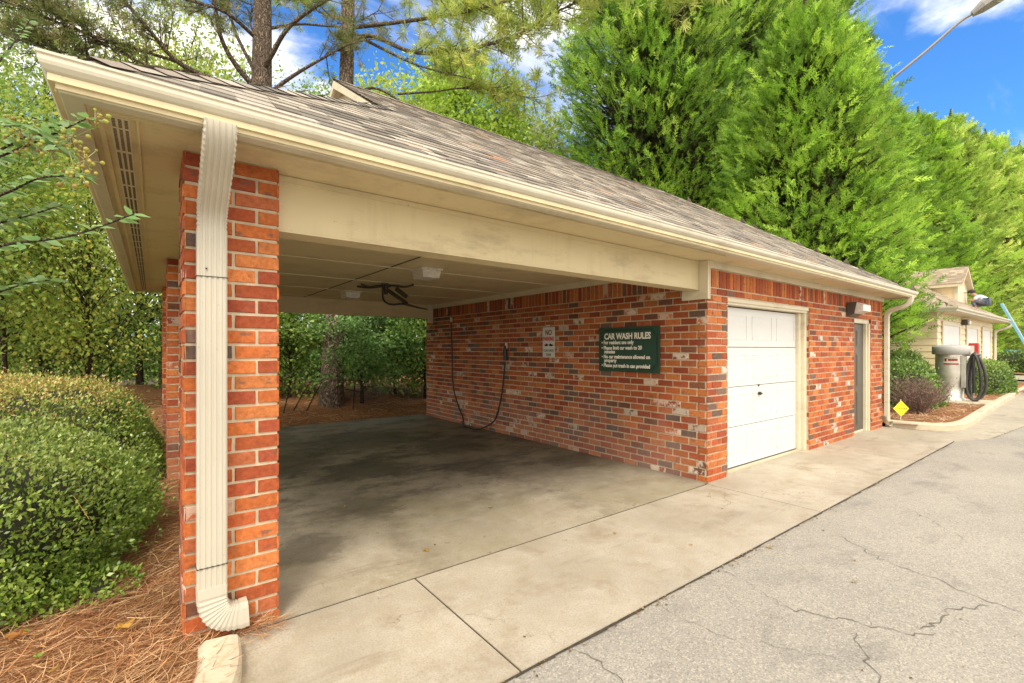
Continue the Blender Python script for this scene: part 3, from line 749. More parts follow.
ds = mb.build('downspout', M['downspout'], B)
elbow(P2_, K2_, De, .128, .088).build('elbow', M['downspout'], ds)
mb = MB()
for z in (1.80, .40):
    mb = MB(); mb.box((.228 - .0645, 2.770 - .0945, z), (.228 + .0645, 2.771, z + .003)); mb.build('pipe_seam', M['slot'], ds)
mb = MB(); mb.box((.20, 2.716 - .0415, 1.835), (.207, 2.716 - .037, 1.842)); mb.build('screw', M['slot'], ds)
# right downspout
o1 = Vector((10.93, 2.77, 0))
P_, K_ = bezier_ds(o1, [('crimp', [(.40, 2.415), (.41, 2.26), (.30, 2.24), (.20, 2.21)]), ('crimp', [(.20, 2.21), (.08, 2.18), (.045, 2.14), (.045, 2.02)]), ('line', [(.045, 2.02), (.045, 0.20)])])
ds2 = downspout('downspout', P_, DN, .09, .075, [1] * len(P_)).build('downspout', M['gutter'], B)
P2_, K2_ = bezier_ds(Vector((10.93, 2.725, 0)), [('line', [(0, .20), (0, .17)]), ('crimp', [(0, .17), (0, .10), (.02, .08), (.09, .075)])])
elbow(P2_, K2_, Vector((-.5, -.86, 0)), .09, .075).build('elbow', M['gutter'], ds2)

# ------------------------------------------------------------------ garage door and man door
gd = MB(); gx0, gx1, gy = G0 + .06, G1 - .16, YF + .115
gdo = None
npan = 4; zz0, zz1 = 0.03, 1.965; ph = (zz1 - zz0) / npan
mbg = MB()
for k in range(npan):
    a = zz0 + k * ph; b = a + ph - .007
    mbg.box((gx0, gy, a), (gx1, gy + .035, b), bev=.004)
    for c in range(3):
        w = (gx1 - gx0) / 3; u0 = gx0 + c * w + .07; u1 = gx0 + (c + 1) * w - .07
        for (p, q) in (((u0, a + .09), (u1, a + .098)), ((u0, b - .098), (u1, b - .09)), ((u0, a + .09), (u0 + .008, b - .09)), ((u1 - .008, a + .09), (u1, b - .09))):
            mbg.box((p[0], gy - .0035, p[1]), (q[0], gy + .0005, q[1]))
garage = mbg.build('garage_door', M['white_door'], B)
mb = MB(); cx = gx0 + .93; mb.tube([(cx, gy, .885), (cx, gy - .03, .885)], .022, 12); mb.tube([(cx - .03, gy - .034, .893), (cx + .03, gy - .034, .878)], .008, 8)
mb.build('handle', M['dark_metal'], garage)
mb = MB(); mb.tube([(cx - .01, gy, .99), (cx - .01, gy - .012, .99)], .014, 12); mb.build('lock', M['dark_metal'], garage)
mb = MB(); mb.box((gx0 - .01, gy + .036, 0.0), (gx1 + .01, gy + .06, GZ)); mb.build('door_back', M['slot'], garage)
mb = MB(); mb.box((gx0 - .004, gy - .004, .004), (gx1 + .004, gy + .03, .028)); mb.build('bottom_seal', M['bronze'], garage)
mb = MB(); mb.box((gx0 - .004, gy - .055, .0005), (gx1 + .004, gy - .0045, .018)); mb.build('sill', M['curb'], garage)
mb = MB()
mb.box((G0 + .004, YF + .02, 1.972), (G1 - .004, YF + .16, GZ - .002), bev=.003); mb.box((G0 + .002, YF + .004, 2.002), (G1 - .002, YF + .019, GZ + .012))
mb.box((G1 - .155, YF + .075, .0), (G1 - .075, YF + .16, 1.971), bev=.003); mb.box((G1 - .073, YF + .03, .0), (G1 - .004, YF + .16, 1.971), bev=.003); mb.box((G0 + .004, YF + .03, 0), (G0 + .055, YF + .16, 1.971))
mb.build('garage_door_frame', M['cream_trim'], B)
mb = MB(); mb.box((D0 + .02, YF + .085, .035), (D1 - .12, YF + .16, 1.90))
md = mb.build('service_door', M['brown_door'], B)
mb = MB()
for (za, zb) in ((.12, .72), (.80, 1.38), (1.50, 1.80)):
    for xa in (D0 + .10, D0 + .36):
        mb.box((xa, YF + .0795, za), (xa + .19, YF + .0855, zb), bev=.002)
        mb.box((xa + .03, YF + .074, za + .03), (xa + .16, YF + .080, zb - .03), bev=.002)
mb.build('door_panel', M['brown_door'], md)
mb = MB(); mb.lathe((D0 + .07, YF + .055, .95), [(.01, -.02), (.028, -.01), (.028, .01), (.01, .02)], 12); mb.build('handle', M['dark_metal'], md)
mb = MB(); mb.box((D0 + .003, YF + .03, 1.905), (D1 - .003, YF + .17, DZ - .002), bev=.003); mb.box((D1 - .119, YF + .04, .0), (D1 - .062, YF + .17, 1.904), bev=.003); mb.box((D1 - .060, YF + .012, 0), (D1 - .003, YF + .17, 1.904), bev=.003)
mb.box((D0 + .002, YF + .087, 0.001), (D1 - .120, YF + .17, .034))
mb.build('service_door_frame', M['cream_trim'], B)

# ------------------------------------------------------------------ roof
RZ = 4.86; RY = (EY0 + EY1) / 2; RX0, RX1 = 1.95, 8.50
pitch = (RZ - ZE) / (RY - EY0)
GBX = RX0; inset = GBX - EX0; GZB = ZE + inset * pitch
c00, c10, c11, c01 = (EX0, EY0, ZE), (EX1, EY0, ZE), (EX1, EY1, ZE), (EX0, EY1, ZE)
ga, gb = (GBX, EY0 + inset, GZB), (GBX, EY1 - inset, GZB)
ra, rb = (RX0, RY, RZ), (RX1, RY, RZ)
mb = MB(); e = Vector((0, 0, -.015))
q = [Vector(p) + e for p in (c00, c10, c11, c01, ga, gb, ra, rb)]
mb.add(q, [(0, 1, 7, 6, 4), (2, 3, 5, 6, 7), (1, 2, 7), (3, 0, 4, 5), (0, 3, 2, 1)])
roof = mb.build('roof', M['deck'], B)
mb = MB(); mb.add([Vector(ga) + Vector((-.003, 0, -.02)), Vector(gb) + Vector((-.003, 0, -.02)), Vector(ra) + Vector((-.003, 0, -.02))], [(0, 2, 1)])
gbl = mb.build('gable_face', M['cream_trim'], roof)
mb = MB(); yv, zv = RY, GZB + .10
mb.add([(GBX - .012, yv - .42, zv), (GBX - .012, yv + .42, zv), (GBX - .012, yv, zv + .34), (GBX - .002, yv - .42, zv), (GBX - .002, yv + .42, zv), (GBX - .002, yv, zv + .34)], [(0, 2, 1), (0, 1, 4, 3), (1, 2, 5, 4), (2, 0, 3, 5)])
mb.build('gable_vent', M['dark_metal'], roof)
mb = MB()
for s in (-1, 1):   # rake boards
    a = Vector((GBX - .14, RY + s * (RY - (EY0 + inset)) * 1.0, GZB - .03)); b = Vector((GBX - .14, RY, RZ - .01))
    d = Vector((0, 0, -.10)); t = Vector((.03, 0, 0))
    mb.add([a, b, b + d, a + d * .6, a + t, b + t, b + d + t, a + d * .6 + t], [(0, 1, 2, 3), (4, 7, 6, 5), (0, 4, 5, 1), (3, 2, 6, 7), (0, 3, 7, 4), (1, 5, 6, 2)])
    u = Vector((.14, 0, 0)); mb.add([a + t, b + t, b + u, a + u], [(0, 1, 2, 3)])
mb.build('rake_board', M['cream_trim'], roof)

SH = [(.35, .315, .265), (.38, .345, .29), (.31, .28, .235), (.26, .235, .20), (.41, .375, .315), (.20, .18, .16), (.35, .295, .235), (.33, .30, .255), (.16, .145, .125), (.24, .205, .17)]
def shingles(mb, A, Bp, slope, limL, limR, rise_len, expo=.135, pick=None, cols=SH):
    """A-Bp eave line, slope = unit vector up the plane; limL/limR give the side limits at slope distance t"""
    U = (Vector(Bp) - Vector(A)).normalized(); N = U.cross(slope).normalized()
    if N.z < 0: N = -N
    n = int(rise_len / expo) + 1; A = Vector(A)
    band = random.Random(3)
    for k in range(n):
        t0 = k * expo - .02 * (k == 0); t1 = min((k + 1) * expo, rise_len)
        if t1 <= t0: continue
        x = limL(t0) - rnd.uniform(0, .2); hue = None
        while x < limR(t0):
            w = rnd.uniform(.09, .20); a0, b0 = max(x, limL(t0)), min(x + w, limR(t0)); a1, b1 = max(x, limL(t1)), min(x + w, limR(t1))
            if hue is None or band.random() < .8: hue = rnd.choice(cols)
            if band.random() < .012 and cols is SH: hue = (.40, .25, .16)
            f = rnd.uniform(.82, 1.15); c = (hue[0] * f, hue[1] * f, hue[2] * f, 0)
            lift = rnd.choice([.008, .011]); x += w
            if b0 - a0 < .01: continue
            if b1 < a1: a1 = b1 = (a0 if a0 > limL(t0) + .01 else b0)
            P = lambda u, t, h: A + U * u + slope * t + N * h
            mb.add([P(a0, t0, lift), P(b0, t0, lift), P(b1, t1 + .01, .003), P(a1, t1 + .01, .003), P(a0, t0, -.002), P(b0, t0, -.002)], [(0, 1, 2, 3), (4, 5, 1, 0)], c)
mb = MB()
RL = math.hypot(RY - EY0, RZ - ZE); sf_ = Vector((0, RY - EY0, RZ - ZE)).normalized(); k_in = (RY - EY0) / RL
il = inset / k_in
fl = lambda t: (t * k_in if t < il else inset - .14)
fr = lambda t: (EX1 - EX0) - t / RL * (EX1 - RX1)
shingles(mb, c00, c10, sf_, fl, fr, RL)
sb_ = Vector((0, -(RY - EY0), RZ - ZE)).normalized()
shingles(mb, c11, c01, sb_, lambda t: t / RL * (EX1 - RX1), lambda t: (EX1 - EX0) - (t * k_in if t < il else inset - .14), RL, .27)
RLe = math.hypot(EX1 - RX1, RZ - ZE); se_ = Vector((-(EX1 - RX1), 0, RZ - ZE)).normalized()
shingles(mb, c10, c11, se_, lambda t: t / RLe * (RY - EY0), lambda t: (EY1 - EY0) - t / RLe * (RY - EY0), RLe, .2)
sw_ = Vector((inset, 0, GZB - ZE)).normalized(); RLw = math.hypot(inset, GZB - ZE)
shingles(mb, c01, c00, sw_, lambda t: t / RLw * inset, lambda t: (EY1 - EY0) - t / RLw * inset, RLw, .2)
mb.build('shingles', M['shingle'], roof)
def ridge(mb, a, b, side, w=.13, step=.14, cols=SH):
    a, b = Vector(a), Vector(b); T = (b - a); L = T.length; T.normalize(); S = T.cross(Vector((0, 0, 1))).normalized(); n = int(L / step)
    for k in range(n):
        p = a + T * (k * step); q = p + T * (step + .06); c = rnd.choice(cols); f = rnd.uniform(.8, 1.1); c = (c[0] * f, c[1] * f, c[2] * f, 0)
        dz = Vector((0, 0, -w * side)); up = Vector((0, 0, .020)); up2 = Vector((0, 0, .010))
        mb.add([p - S * w + dz + up, p + up * 1.2, p + S * w + dz + up, q - S * w + dz + up2, q + up2 * 1.6, q + S * w + dz + up2], [(0, 1, 4, 3), (1, 2, 5, 4)], c)
mb = MB()
for a_, b_, s_ in (((RX0 - .14, RY, RZ), rb, .62), (c00, ga, .44), (c10, rb, .44), (c11, rb, .44), (c01, gb, .44)):
    mb = MB(); a_ = Vector(a_); d__ = (Vector(b_) - a_).normalized(); ridge(mb, a_ + d__ * ((.35 if a_.x > 5 else .16) if s_ < .6 else 0), b_, s_, .10); mb.build('ridge_cap', M['shingle'], roof)
# ================================================================== SIGNS
def text_obj(s, size, mat, parent, O, U, V, name='lettering', align='LEFT', bold=0.0, sx=1.0, thick=.0012):
    """text standing on the plane through O with axes U (reading) and V (up)"""
    c = bpy.data.curves.new('txt', 'FONT'); c.body = s; c.size = size; c.align_x = align; c.offset = bold; c.extrude = thick; c.resolution_u = 3
    o = bpy.data.objects.new('txt', c); col.objects.link(o); dg = bpy.context.evaluated_depsgraph_get(); dg.update()
    me = bpy.data.meshes.new_from_object(o.evaluated_get(dg)); bpy.data.objects.remove(o); bpy.data.curves.remove(c)
    U = Vector(U).normalized(); V = Vector(V).normalized(); W = U.cross(V)
    m = Matrix(((U.x * sx, V.x, W.x, O[0]), (U.y * sx, V.y, W.y, O[1]), (U.z * sx, V.z, W.z, O[2]), (0, 0, 0, 1))); me.transform(m)
    me.materials.clear()
    return link(name, me, mat, parent)

# green rules board on the bay wall (reads towards -Y: U = (0,-1,0), outward = -X)
sy0, sy1, sz0, sz1 = 4.31, 3.36, 1.165, 1.735; XS = XW - .012
S1 = empty('rules_sign', (XS, (sy0 + sy1) / 2, sz0), 'dark green board of car wash rules in white letters on the brick bay wall', 'sign')
mb = MB(); mb.box((XS - .018, sy1, sz0), (XS, sy0, sz1), bev=.003); mb.build('board', M['sign_green'], S1)
mb = MB(); xb = XS - .0195; m_ = .035; n_ = .06; lw = .004
ys0, ys1, zs0, zs1 = sy0 - m_, sy1 + m_, sz0 + m_, sz1 - m_
def bar(a, b):
    a = Vector((xb, *a)); b = Vector((xb, *b)); t = (b - a).normalized(); s = Vector((0, -t.z, t.y)) * lw / 2
    mb.add([a - s, b - s, b + s, a + s], [(0, 1, 2, 3), (3, 2, 1, 0)])
C = [((ys0 - n_, zs1), (ys1 + n_, zs1)), ((ys1, zs1 - n_), (ys1, zs0 + n_)), ((ys1 + n_, zs0), (ys0 - n_, zs0)), ((ys0, zs0 + n_), (ys0, zs1 - n_))]
for a, b in C: bar(a, b)
for (cy, cz, a0) in ((ys0, zs1, -90), (ys1, zs1, 180), (ys1, zs0, 90), (ys0, zs0, 0)):
    pr = None
    for k in range(7):
        an = R(a0 + k * 15); sgy = -1
        yy = cy - math.cos(an) * n_; zz = cz + math.sin(an) * n_
        if pr: bar(pr, (yy, zz))
        pr = (yy, zz)
mb.build('border_line', M['sign_gold'], S1)
Ut, Vt = (0, -1, 0), (0, 0, 1)
def st(s, y, z, size, sx, bold): text_obj(s, size, M['sign_white'], S1, (XS - .020, y, z), Ut, Vt, bold=bold, sx=sx)
st('CAR WASH RULES', sy0 - .095, sz1 - .150, .108, .83, .0035)
lines = [('• For resident use only', .215), ('• Please limit car wash to 20', .285), ('   minutes', .335), ('• No car maintenance allowed on', .400), ('   property', .450), ('• Please put trash in can provided', .515)]
for s, dz in lines: st(s, sy0 - .048, sz1 - dz, .066, .86, .0022)
# small white plate
py0, py1, pz0, pz1 = 5.475, 5.20, 1.33, 1.79
S2 = empty('parking_sign', (XS, (py0 + py1) / 2, pz0), 'narrow white metal no parking plate with red lettering on the brick bay wall', 'sign')
mb = MB(); mb.box((XS - .006, py1, pz0), (XS, py0, pz1), bev=.002); mb.build('plate', M['plate'], S2)
yc = (py0 + py1) / 2
def s2(s, z, size, mat, sx=.8, b=.001): text_obj(s, size, mat, S2, (XS - .0075, yc, z), Ut, Vt, align='CENTER', sx=sx, bold=b)
s2('NO', pz1 - .12, .115, M['brown_ink'], .8, .003); s2('PARKING', pz1 - .205, .082, M['red'], .72, .003)
s2('TOW AWAY', pz1 - .375, .052, M['green_ink'], .8); s2('ZONE', pz1 - .435, .05, M['green_ink'], .8)
mb = MB()
for s in (-1, 1):   # two small tow marks
    y = yc + .0 - s * .055
    pts = [(-.04, 0), (-.03, .022), (-.005, .026), (.005, .012), (.035, .010), (.042, -.008), (.02, -.012), (-.03, -.012)]
    mb.add([(XS - .0078, y - s * a, pz1 - .275 + b) for a, b in pts], [tuple(range(8)), tuple(range(8))[::-1]])
mb.build('tow_symbol', M['red'], S2)
mb = MB(); mb.box((XS - .012, yc - .03, pz1 + .012), (XS, yc + .05, pz1 + .035)); mb.build('bracket', M['plate'], S2)

# ================================================================== WASH HOSE, BOOM, CEILING LIGHTS
def wallp(u, v, X): # point on a plane X=const
    r = (u - 512) / FPX; d = X / (CA + SA * r); return at(u, v, d)
H = empty('wash_hose', (4.70, 7.4, 0.0), 'black pressure hose hanging in a long loop down the brick bay wall', 'hose')
pts = [wallp(u, v, 4.745) for u, v in [(451, 322), (452, 350), (453, 385), (458, 405), (463, 418)]] 
pts += [Vector((4.66, 7.62, .030)), Vector((4.60, 7.35, .018)), Vector((4.64, 7.05, .022))]
pts += [wallp(u, v, 4.745) for u, v in [(494, 421), (500, 403), (503, 385), (505, 362)]]
mb = MB(); mb.tube(smooth_path([tuple(p) for p in pts], 8), .014, 8); mb.build('hose', M['rubber'], H)
mb = MB(); p = wallp(505.5, 352, 4.745); mb.tube([p + Vector((0, .0, -.13)), p + Vector((-.01, 0, .05))], [.035, .04], 10)
mb.tube([p + Vector((0, 0, .04)), p + Vector((-.03, -.03, .10))], .016, 8); mb.build('spray_wand', M['rubber'], H)
for q in (p + Vector((.01, 0, .10)), wallp(451, 320, 4.77)):
    mb = MB(); mb.box(q - Vector((.012, .011, .045)), q + Vector((.025, .011, .055))); mb.build('hose_hook', M['lens'], H)

zc = ZS - .014
BM = empty('hose_boom', (2.66, 6.46, zc), 'dark folded overhead hose boom hanging from the carport ceiling', 'hose boom')
def bp(u, v, d): return at(u, v, d)
mb = MB(); c0 = Vector((2.66, 6.43, zc))
for s, yy in ((1, 0), (-1, 0)):
    pass
mb.tube(smooth_path([(2.36, 6.65, zc - .02), (2.48, 6.59, zc - .05), (2.60, 6.49, zc - .035), (2.74, 6.39, zc - .035), (2.88, 6.29, zc - .05), (2.98, 6.22, zc - .02)], 5), .016, 6)
mb.tube(smooth_path([(2.40, 6.90, zc - .02), (2.52, 6.72, zc - .045), (2.66, 6.46, zc - .035)], 5), .016, 6)
mb.build('ceiling_bracket', M['dark_metal'], BM)
mb = MB(); mb.tube([(2.66, 6.46, zc), (2.66, 6.46, zc - .16)], .03, 10); mb.tube([(2.66, 6.46, zc - .02), (2.66, 6.46, zc - .05)], .075, 14); mb.build('swivel', M['dark_metal'], BM)
e1 = Vector((2.66, 6.46, zc - .10)); e2 = at(407, 303.5, 6.7); e3 = wallp(428, 309.5, 4.77)
mb = MB(); mb.tube([e1 + Vector((.02, -.02, 0)), e2], .027, 8); mb.tube([e1 + Vector((.10, -.12, .02)), e1.lerp(e2, .72) + Vector((.06, -.06, .04))], .030, 8, (.5, .5, .5, 0)); mb.build('boom_arm', M['dark_metal'], BM)
mb = MB(); mb.tube([e2 + Vector((-.04, .04, .0)), e2.lerp(e3, .5) + Vector((0, 0, -.015)), e3], [.020, .015, .012], 8); mb.build('boom_pipe', M['dark_metal'], BM)
mb = MB(); l0 = at(383.5, 283, 6.6); mb.tube(smooth_path([tuple(at(u, v, 6.6)) for u, v in [(385, 283), (383, 287), (383, 298), (387, 303), (393, 304.5), (400, 304)]] + [tuple(e2)], 6), .015, 8); mb.build('boom_hose', M['rubber'], BM)

def ceiling_light(x, y, label):
    o = empty('ceiling_light', (x, y, zc), label, 'light', 'box lights under the carport ceiling')
    mb = MB(); mb.box((x - .14, y - .16, zc - .022), (x + .14, y + .16, zc + .001), bev=.004); mb.build('housing', M['lens'], o)
    mb = MB(); vs = []
    for w, l, z in ((.12, .14, zc - .023), (.105, .125, zc - .11)): vs += [(x - w, y - l, z), (x + w, y - l, z), (x + w, y + l, z), (x - w, y + l, z)]
    mb.add(vs, [(4, 7, 6, 5), (0, 1, 5, 4), (1, 2, 6, 5), (2, 3, 7, 6), (3, 0, 4, 7)]); mb.build('lens', M['lens'], o)
ceiling_light(2.58, 5.05, 'white box light on the carport ceiling in front of the hose boom')
ceiling_light(2.58, 7.75, 'white box light on the carport ceiling beyond the hose boom')

# wall pack light by the service door
wx0, wx1 = 8.98, 9.36
WL = empty('wall_light', ((wx0 + wx1) / 2, YF, 2.13), 'bronze wall pack light with a clear lens over the service door', 'light')
mb = MB(); y0 = YF - .008
mb.add([(wx0, y0, 1.99), (wx1, y0, 1.99), (wx1, y0, 2.22), (wx0, y0, 2.22), (wx0, y0 - .10, 2.03), (wx1, y0 - .10, 2.03), (wx1, y0 - .13, 2.215), (wx0, y0 - .13, 2.215)],
       [(0, 3, 7, 4), (1, 5, 6, 2), (3, 2, 6, 7), (0, 4, 5, 1), (4, 7, 6, 5)])
mb.build('housing', M['bronze'], WL)
mb = MB(); mb.add([(wx0 + .01, y0 - .101, 2.035), (wx1 - .01, y0 - .101, 2.035), (wx1 - .01, y0 - .22, 2.07), (wx0 + .01, y0 - .22, 2.07), (wx1 - .01, y0 - .131, 2.212), (wx0 + .01, y0 - .131, 2.212), (wx0 + .01, y0 - .22, 2.17), (wx1 - .01, y0 - .22, 2.17)],
       [(0, 1, 2, 3), (3, 2, 7, 6), (6, 7, 4, 5), (0, 3, 6, 5), (1, 4, 7, 2)]); mb.build('lens', M['lens'], WL)

# ================================================================== VACUUM STATION
vx, vy = 16.55, 2.78; vz = .13
V = empty('vacuum_station', (vx, vy, vz), 'stainless steel canister vacuum with a grey lid and coiled black hose on the island', 'vacuum')
mb = MB(); mb.box((vx - .6, vy - .75, .06), (vx + .75, vy + .6, vz), bev=.01); o = mb.build('concrete_pad', M['curb']); o['kind'] = 'structure'
mb = MB(); mb.lathe((vx, vy, vz + .002), [(.28, 0), (.28, .06), (.25, .08), (.255, .34), (.295, .62), (.305, .66), (.305, 1.22)], 40); mb.build('canister', M['steel'], V)
mb = MB(); mb.lathe((vx, vy, vz), [(.345, 1.19), (.37, 1.20), (.37, 1.385), (.355, 1.405), (.31, 1.42), (.2, 1.44), (.01, 1.45)], 40); mb.build('lid', M['lid'], V)
vd = Vector((-CA - .0, -SA * 0, 0)); dirc = Vector((-vx, -vy, 0)).normalized()      # towards the road and the camera
sid = Vector((dirc.y, -dirc.x, 0)) * -1
pc = Vector((vx, vy, 0)) + dirc * .425
def cylpatch(mb, a0, a1, z0, z1, r, n=8, tint=(1, 1, 1, 0)):
    base = math.atan2(dirc.y, dirc.x); vs = []
    for k in range(n + 1):
        a = base + a0 + (a1 - a0) * k / n; vs += [(vx + r * math.cos(a), vy + r * math.sin(a), z0), (vx + r * math.cos(a), vy + r * math.sin(a), z1)]
    mb.add(vs, [(2 * k, 2 * k + 2, 2 * k + 3, 2 * k + 1) for k in range(n)] + [(2 * k + 1, 2 * k + 3, 2 * k + 2, 2 * k) for k in range(n)], tint)
mb = MB(); cylpatch(mb, -.45, .50, vz + .93, vz + 1.13, .313); lab = mb.build('label_plate', M['sign_white'], V)
mb = MB(); cylpatch(mb, -.45, .50, vz + .935, vz + .965, .316); cylpatch(mb, -.38, -.25, vz + 1.02, vz + 1.09, .316); cylpatch(mb, -.16, .42, vz + 1.03, vz + 1.08, .316); mb.build('label_print', M['red'], lab)
mb = MB(); a = math.atan2(dirc.y, dirc.x) + .75
q = Vector((vx + .33 * math.cos(a), vy + .33 * math.sin(a), 0))
mb.box(q + Vector((-.02, -.05, vz + .35)), q + Vector((.05, .03, vz + 1.15))); mb.build('coin_box', M['steel'], V)
# hose coil on the right side (image right = road side, -Y)
hx, hy = vx - .05, vy - .28
mb = MB()
for k, (w, dz, oy) in enumerate([(.13, .0, 0), (.185, -.03, -.05), (.10, .05, -.02)]):
    loop = []
    for i in range(41):
        t = 2 * math.pi * i / 40; h_ = .58 + dz * .5
        yy = hy - .16 + oy * .5 + w * math.sin(t) * (1 - .25 * math.cos(t)); zz_ = vz + .62 + h_ * math.cos(t); loop.append((hx + .05 * k + .04 * math.sin(t * 2), yy, zz_))
    mb.tube(loop, .032, 10, caps=False)
hose = mb.build('vacuum_hose', M['hose_grey'], V)
mb = MB(); mb.tube([(hx - .04, hy - .16, vz + 1.16), (hx - .04, hy - .17, vz + .42)], .03, 10); mb.tube([(hx - .04, hy - .17, vz + .42), (hx - .04, hy - .17, vz + .22)], [.038, .025], 10); mb.build('nozzle', M['rubber'], V)
mb = MB(); mb.tube([(vx, hy + .12, vz + 1.17), (hx, hy - .30, vz + 1.19)], .025, 8); mb.build('hose_hanger', M['galv'], V)

# small yellow warning diamond by the downspout
yx, yy_ = 11.22, 2.58
YS = empty('warning_sign', (yx, yy_, .08), 'small yellow diamond sign on a short stake in front of the brown shrub', 'sign')
fd = Vector((-.607, -.795, 0)); fs_ = Vector((-fd.y, fd.x, 0))   # facing camera side; reading direction
mb = MB(); c = Vector((yx, yy_, .335)); h_ = .150
pl = [c + Vector((0, 0, h_)), c + fs_ * h_, c - Vector((0, 0, h_)), c - fs_ * h_]; off = fd * .004
mb.add([p + off for p in pl] + [p - off for p in pl], [(0, 1, 2, 3), (7, 6, 5, 4), (0, 4, 5, 1), (1, 5, 6, 2), (2, 6, 7, 3), (3, 7, 4, 0)]); mb.build('plate', M['yellow'], YS)
mb = MB(); mb.tube([c + Vector((0, 0, h_ + .02)) - fd * .012, Vector((yx, yy_, .0)) - fd * .012], .010, 6); mb.build('stake', M['plate'], YS)
mb = MB()
for k in range(7): # worn unreadable print
    p = c + fs_ * (-.10 + k * .033) + fd * .0055; s = rnd.uniform(.008, .012); hh = rnd.uniform(.014, .022)
    mb.add([p - fs_ * s - Vector((0, 0, hh)), p + fs_ * s - Vector((0, 0, hh)), p + fs_ * s * .6 + Vector((0, 0, hh)), p - fs_ * s * .6 + Vector((0, 0, hh))], [(0, 1, 2, 3), (3, 2, 1, 0)])
mb.build('worn_print', M['olive_ink'], YS)

# ================================================================== SECOND (CREAM) BUILDING
bx0, bx1, by0, by1 = 17.6, 26.6, 3.25, 9.4; bz = 2.50
B2 = empty('garage_building', (bx0, by0, 0.08), 'cream sided garage building with white doors and a dormer beyond the island', 'building')
mb = MB(); mb.box((bx0, by0, 0), (bx1, by1, bz)); mb.build('wall', M['siding'], B2)
mb = MB(); z = .1
while z < bz - .15:
    mb.add([(bx0 - .004, by0 - .022, z), (bx1 + .004, by0 - .022, z), (bx1 + .004, by0 - .004, z + .18), (bx0 - .004, by0 - .004, z + .18), (bx0 - .022, by1, z), (bx0 - .004, by1, z + .18), (bx0 - .022, by0 - .022, z)], [(0, 1, 2, 3), (4, 6, 3, 5), (0, 6, 4)]); z += .185
mb.build('siding_board', M['siding'], B2)
for i, (a, b) in enumerate([(18.2, 20.35), (21.55, 23.3), (24.35, 25.9)]):
    mb = MB(); mb.box((a, by0 - .035, .02), (b, by0 - .026, 2.16)); dr = mb.build('garage_door', M['white_door'], B2)
    mb = MB()
    for k in range(1, 4): mb.box((a + .02, by0 - .0375, .02 + k * .535), (b - .02, by0 - .0355, .03 + k * .535))
    mb.build('panel_seam', M['cream'], dr)
    mb = MB(); mb.box((a - .12, by0 - .05, .02), (a - .001, by0 - .024, 2.28)); mb.box((b + .001, by0 - .05, .02), (b + .12, by0 - .024, 2.28)); mb.box((a, by0 - .05, 2.161), (b, by0 - .024, 2.28)); mb.build('door_frame', M['cream_trim'], dr)
e0, e1_, f0, f1 = bx0 - .45, bx1 + .45, by0 - .45, by1 + .45; ze = 2.60; rz = 4.9; ry = (f0 + f1) / 2; ins = ry - f0
mb = MB(); mb.box((e0, f0, 2.50), (e1_, f1, 2.53)); mb.build('soffit', M['cream_trim'], B2)
mb = MB(); q = [(e0, f0, ze), (e1_, f0, ze), (e1_, f1, ze), (e0, f1, ze), (e0 + ins, ry, rz), (e1_ - ins, ry, rz)]
mb.add(q, [(0, 1, 5, 4), (2, 3, 4, 5), (1, 2, 5), (3, 0, 4), (0, 3, 2, 1)]); rf2 = mb.build('roof', M['deck'], B2)
SH2 = [(.42, .35, .26), (.38, .31, .23), (.34, .27, .20), (.46, .39, .30)]
mb = MB(); RL2 = math.hypot(ins, rz - ze)
shingles(mb, q[0], q[1], Vector((0, ins, rz - ze)).normalized(), lambda t: t / RL2 * ins, lambda t: (e1_ - e0) - t / RL2 * ins, RL2, .18, cols=SH2)
shingles(mb, q[3], q[0], Vector((ins, 0, rz - ze)).normalized(), lambda t: t / RL2 * ins, lambda t: (f1 - f0) - t / RL2 * ins, RL2, .3, cols=SH2)
mb.build('shingles', M['shingle'], rf2)
mb = MB(); sweep_loop(mb, (e0, f0, e1_, f1), [(o - .02, z + .085) for o, z in GP]); mb.build('gutter', M['gutter'], B2)
mb = MB(); mb.tube(smooth_path([(bx1 + .36, f0 - .03, 2.50), (bx1 + .34, f0 - .0, 2.36), (bx1 + .16, by0 - .1, 2.18), (bx1 + .10, by0 - .07, 2.0), (bx1 + .10, by0 - .07, .3)], 6), .055, 8); mb.build('downspout', M['gutter'], B2)
# dormer
dx0, dx1, dy = 23.35, 24.95, 3.75; dzt = 3.98; dr_ = 4.55; dxm = (dx0 + dx1) / 2
mb = MB(); mb.add([(dx0, dy, 2.75), (dx1, dy, 2.75), (dx1, dy, dzt), (dxm, dy, dr_ - .08), (dx0, dy, dzt), (dx0, 6.4, 2.75), (dx1, 6.4, 2.75), (dx1, 6.4, dzt), (dxm, 6.4, dr_ - .08), (dx0, 6.4, dzt)],
    [(0, 1, 2, 3, 4), (0, 4, 9, 5), (1, 6, 7, 2), (5, 9, 8, 7, 6)]); dm = mb.build('dormer', M['siding'], B2)
mb = MB(); mb.box((dx0 - .02, dy - .02, 2.8), (dx0 + .10, dy + .10, dzt)); mb.build('corner_trim', M['cream_trim'], dm); mb = MB(); mb.box((dx1 - .10, dy - .02, 2.8), (dx1 + .02, dy + .10, dzt)); mb.build('corner_trim', M['cream_trim'], dm)
mb = MB(); ov = .16; k_ = (dr_ - dzt) / (dxm - dx0)
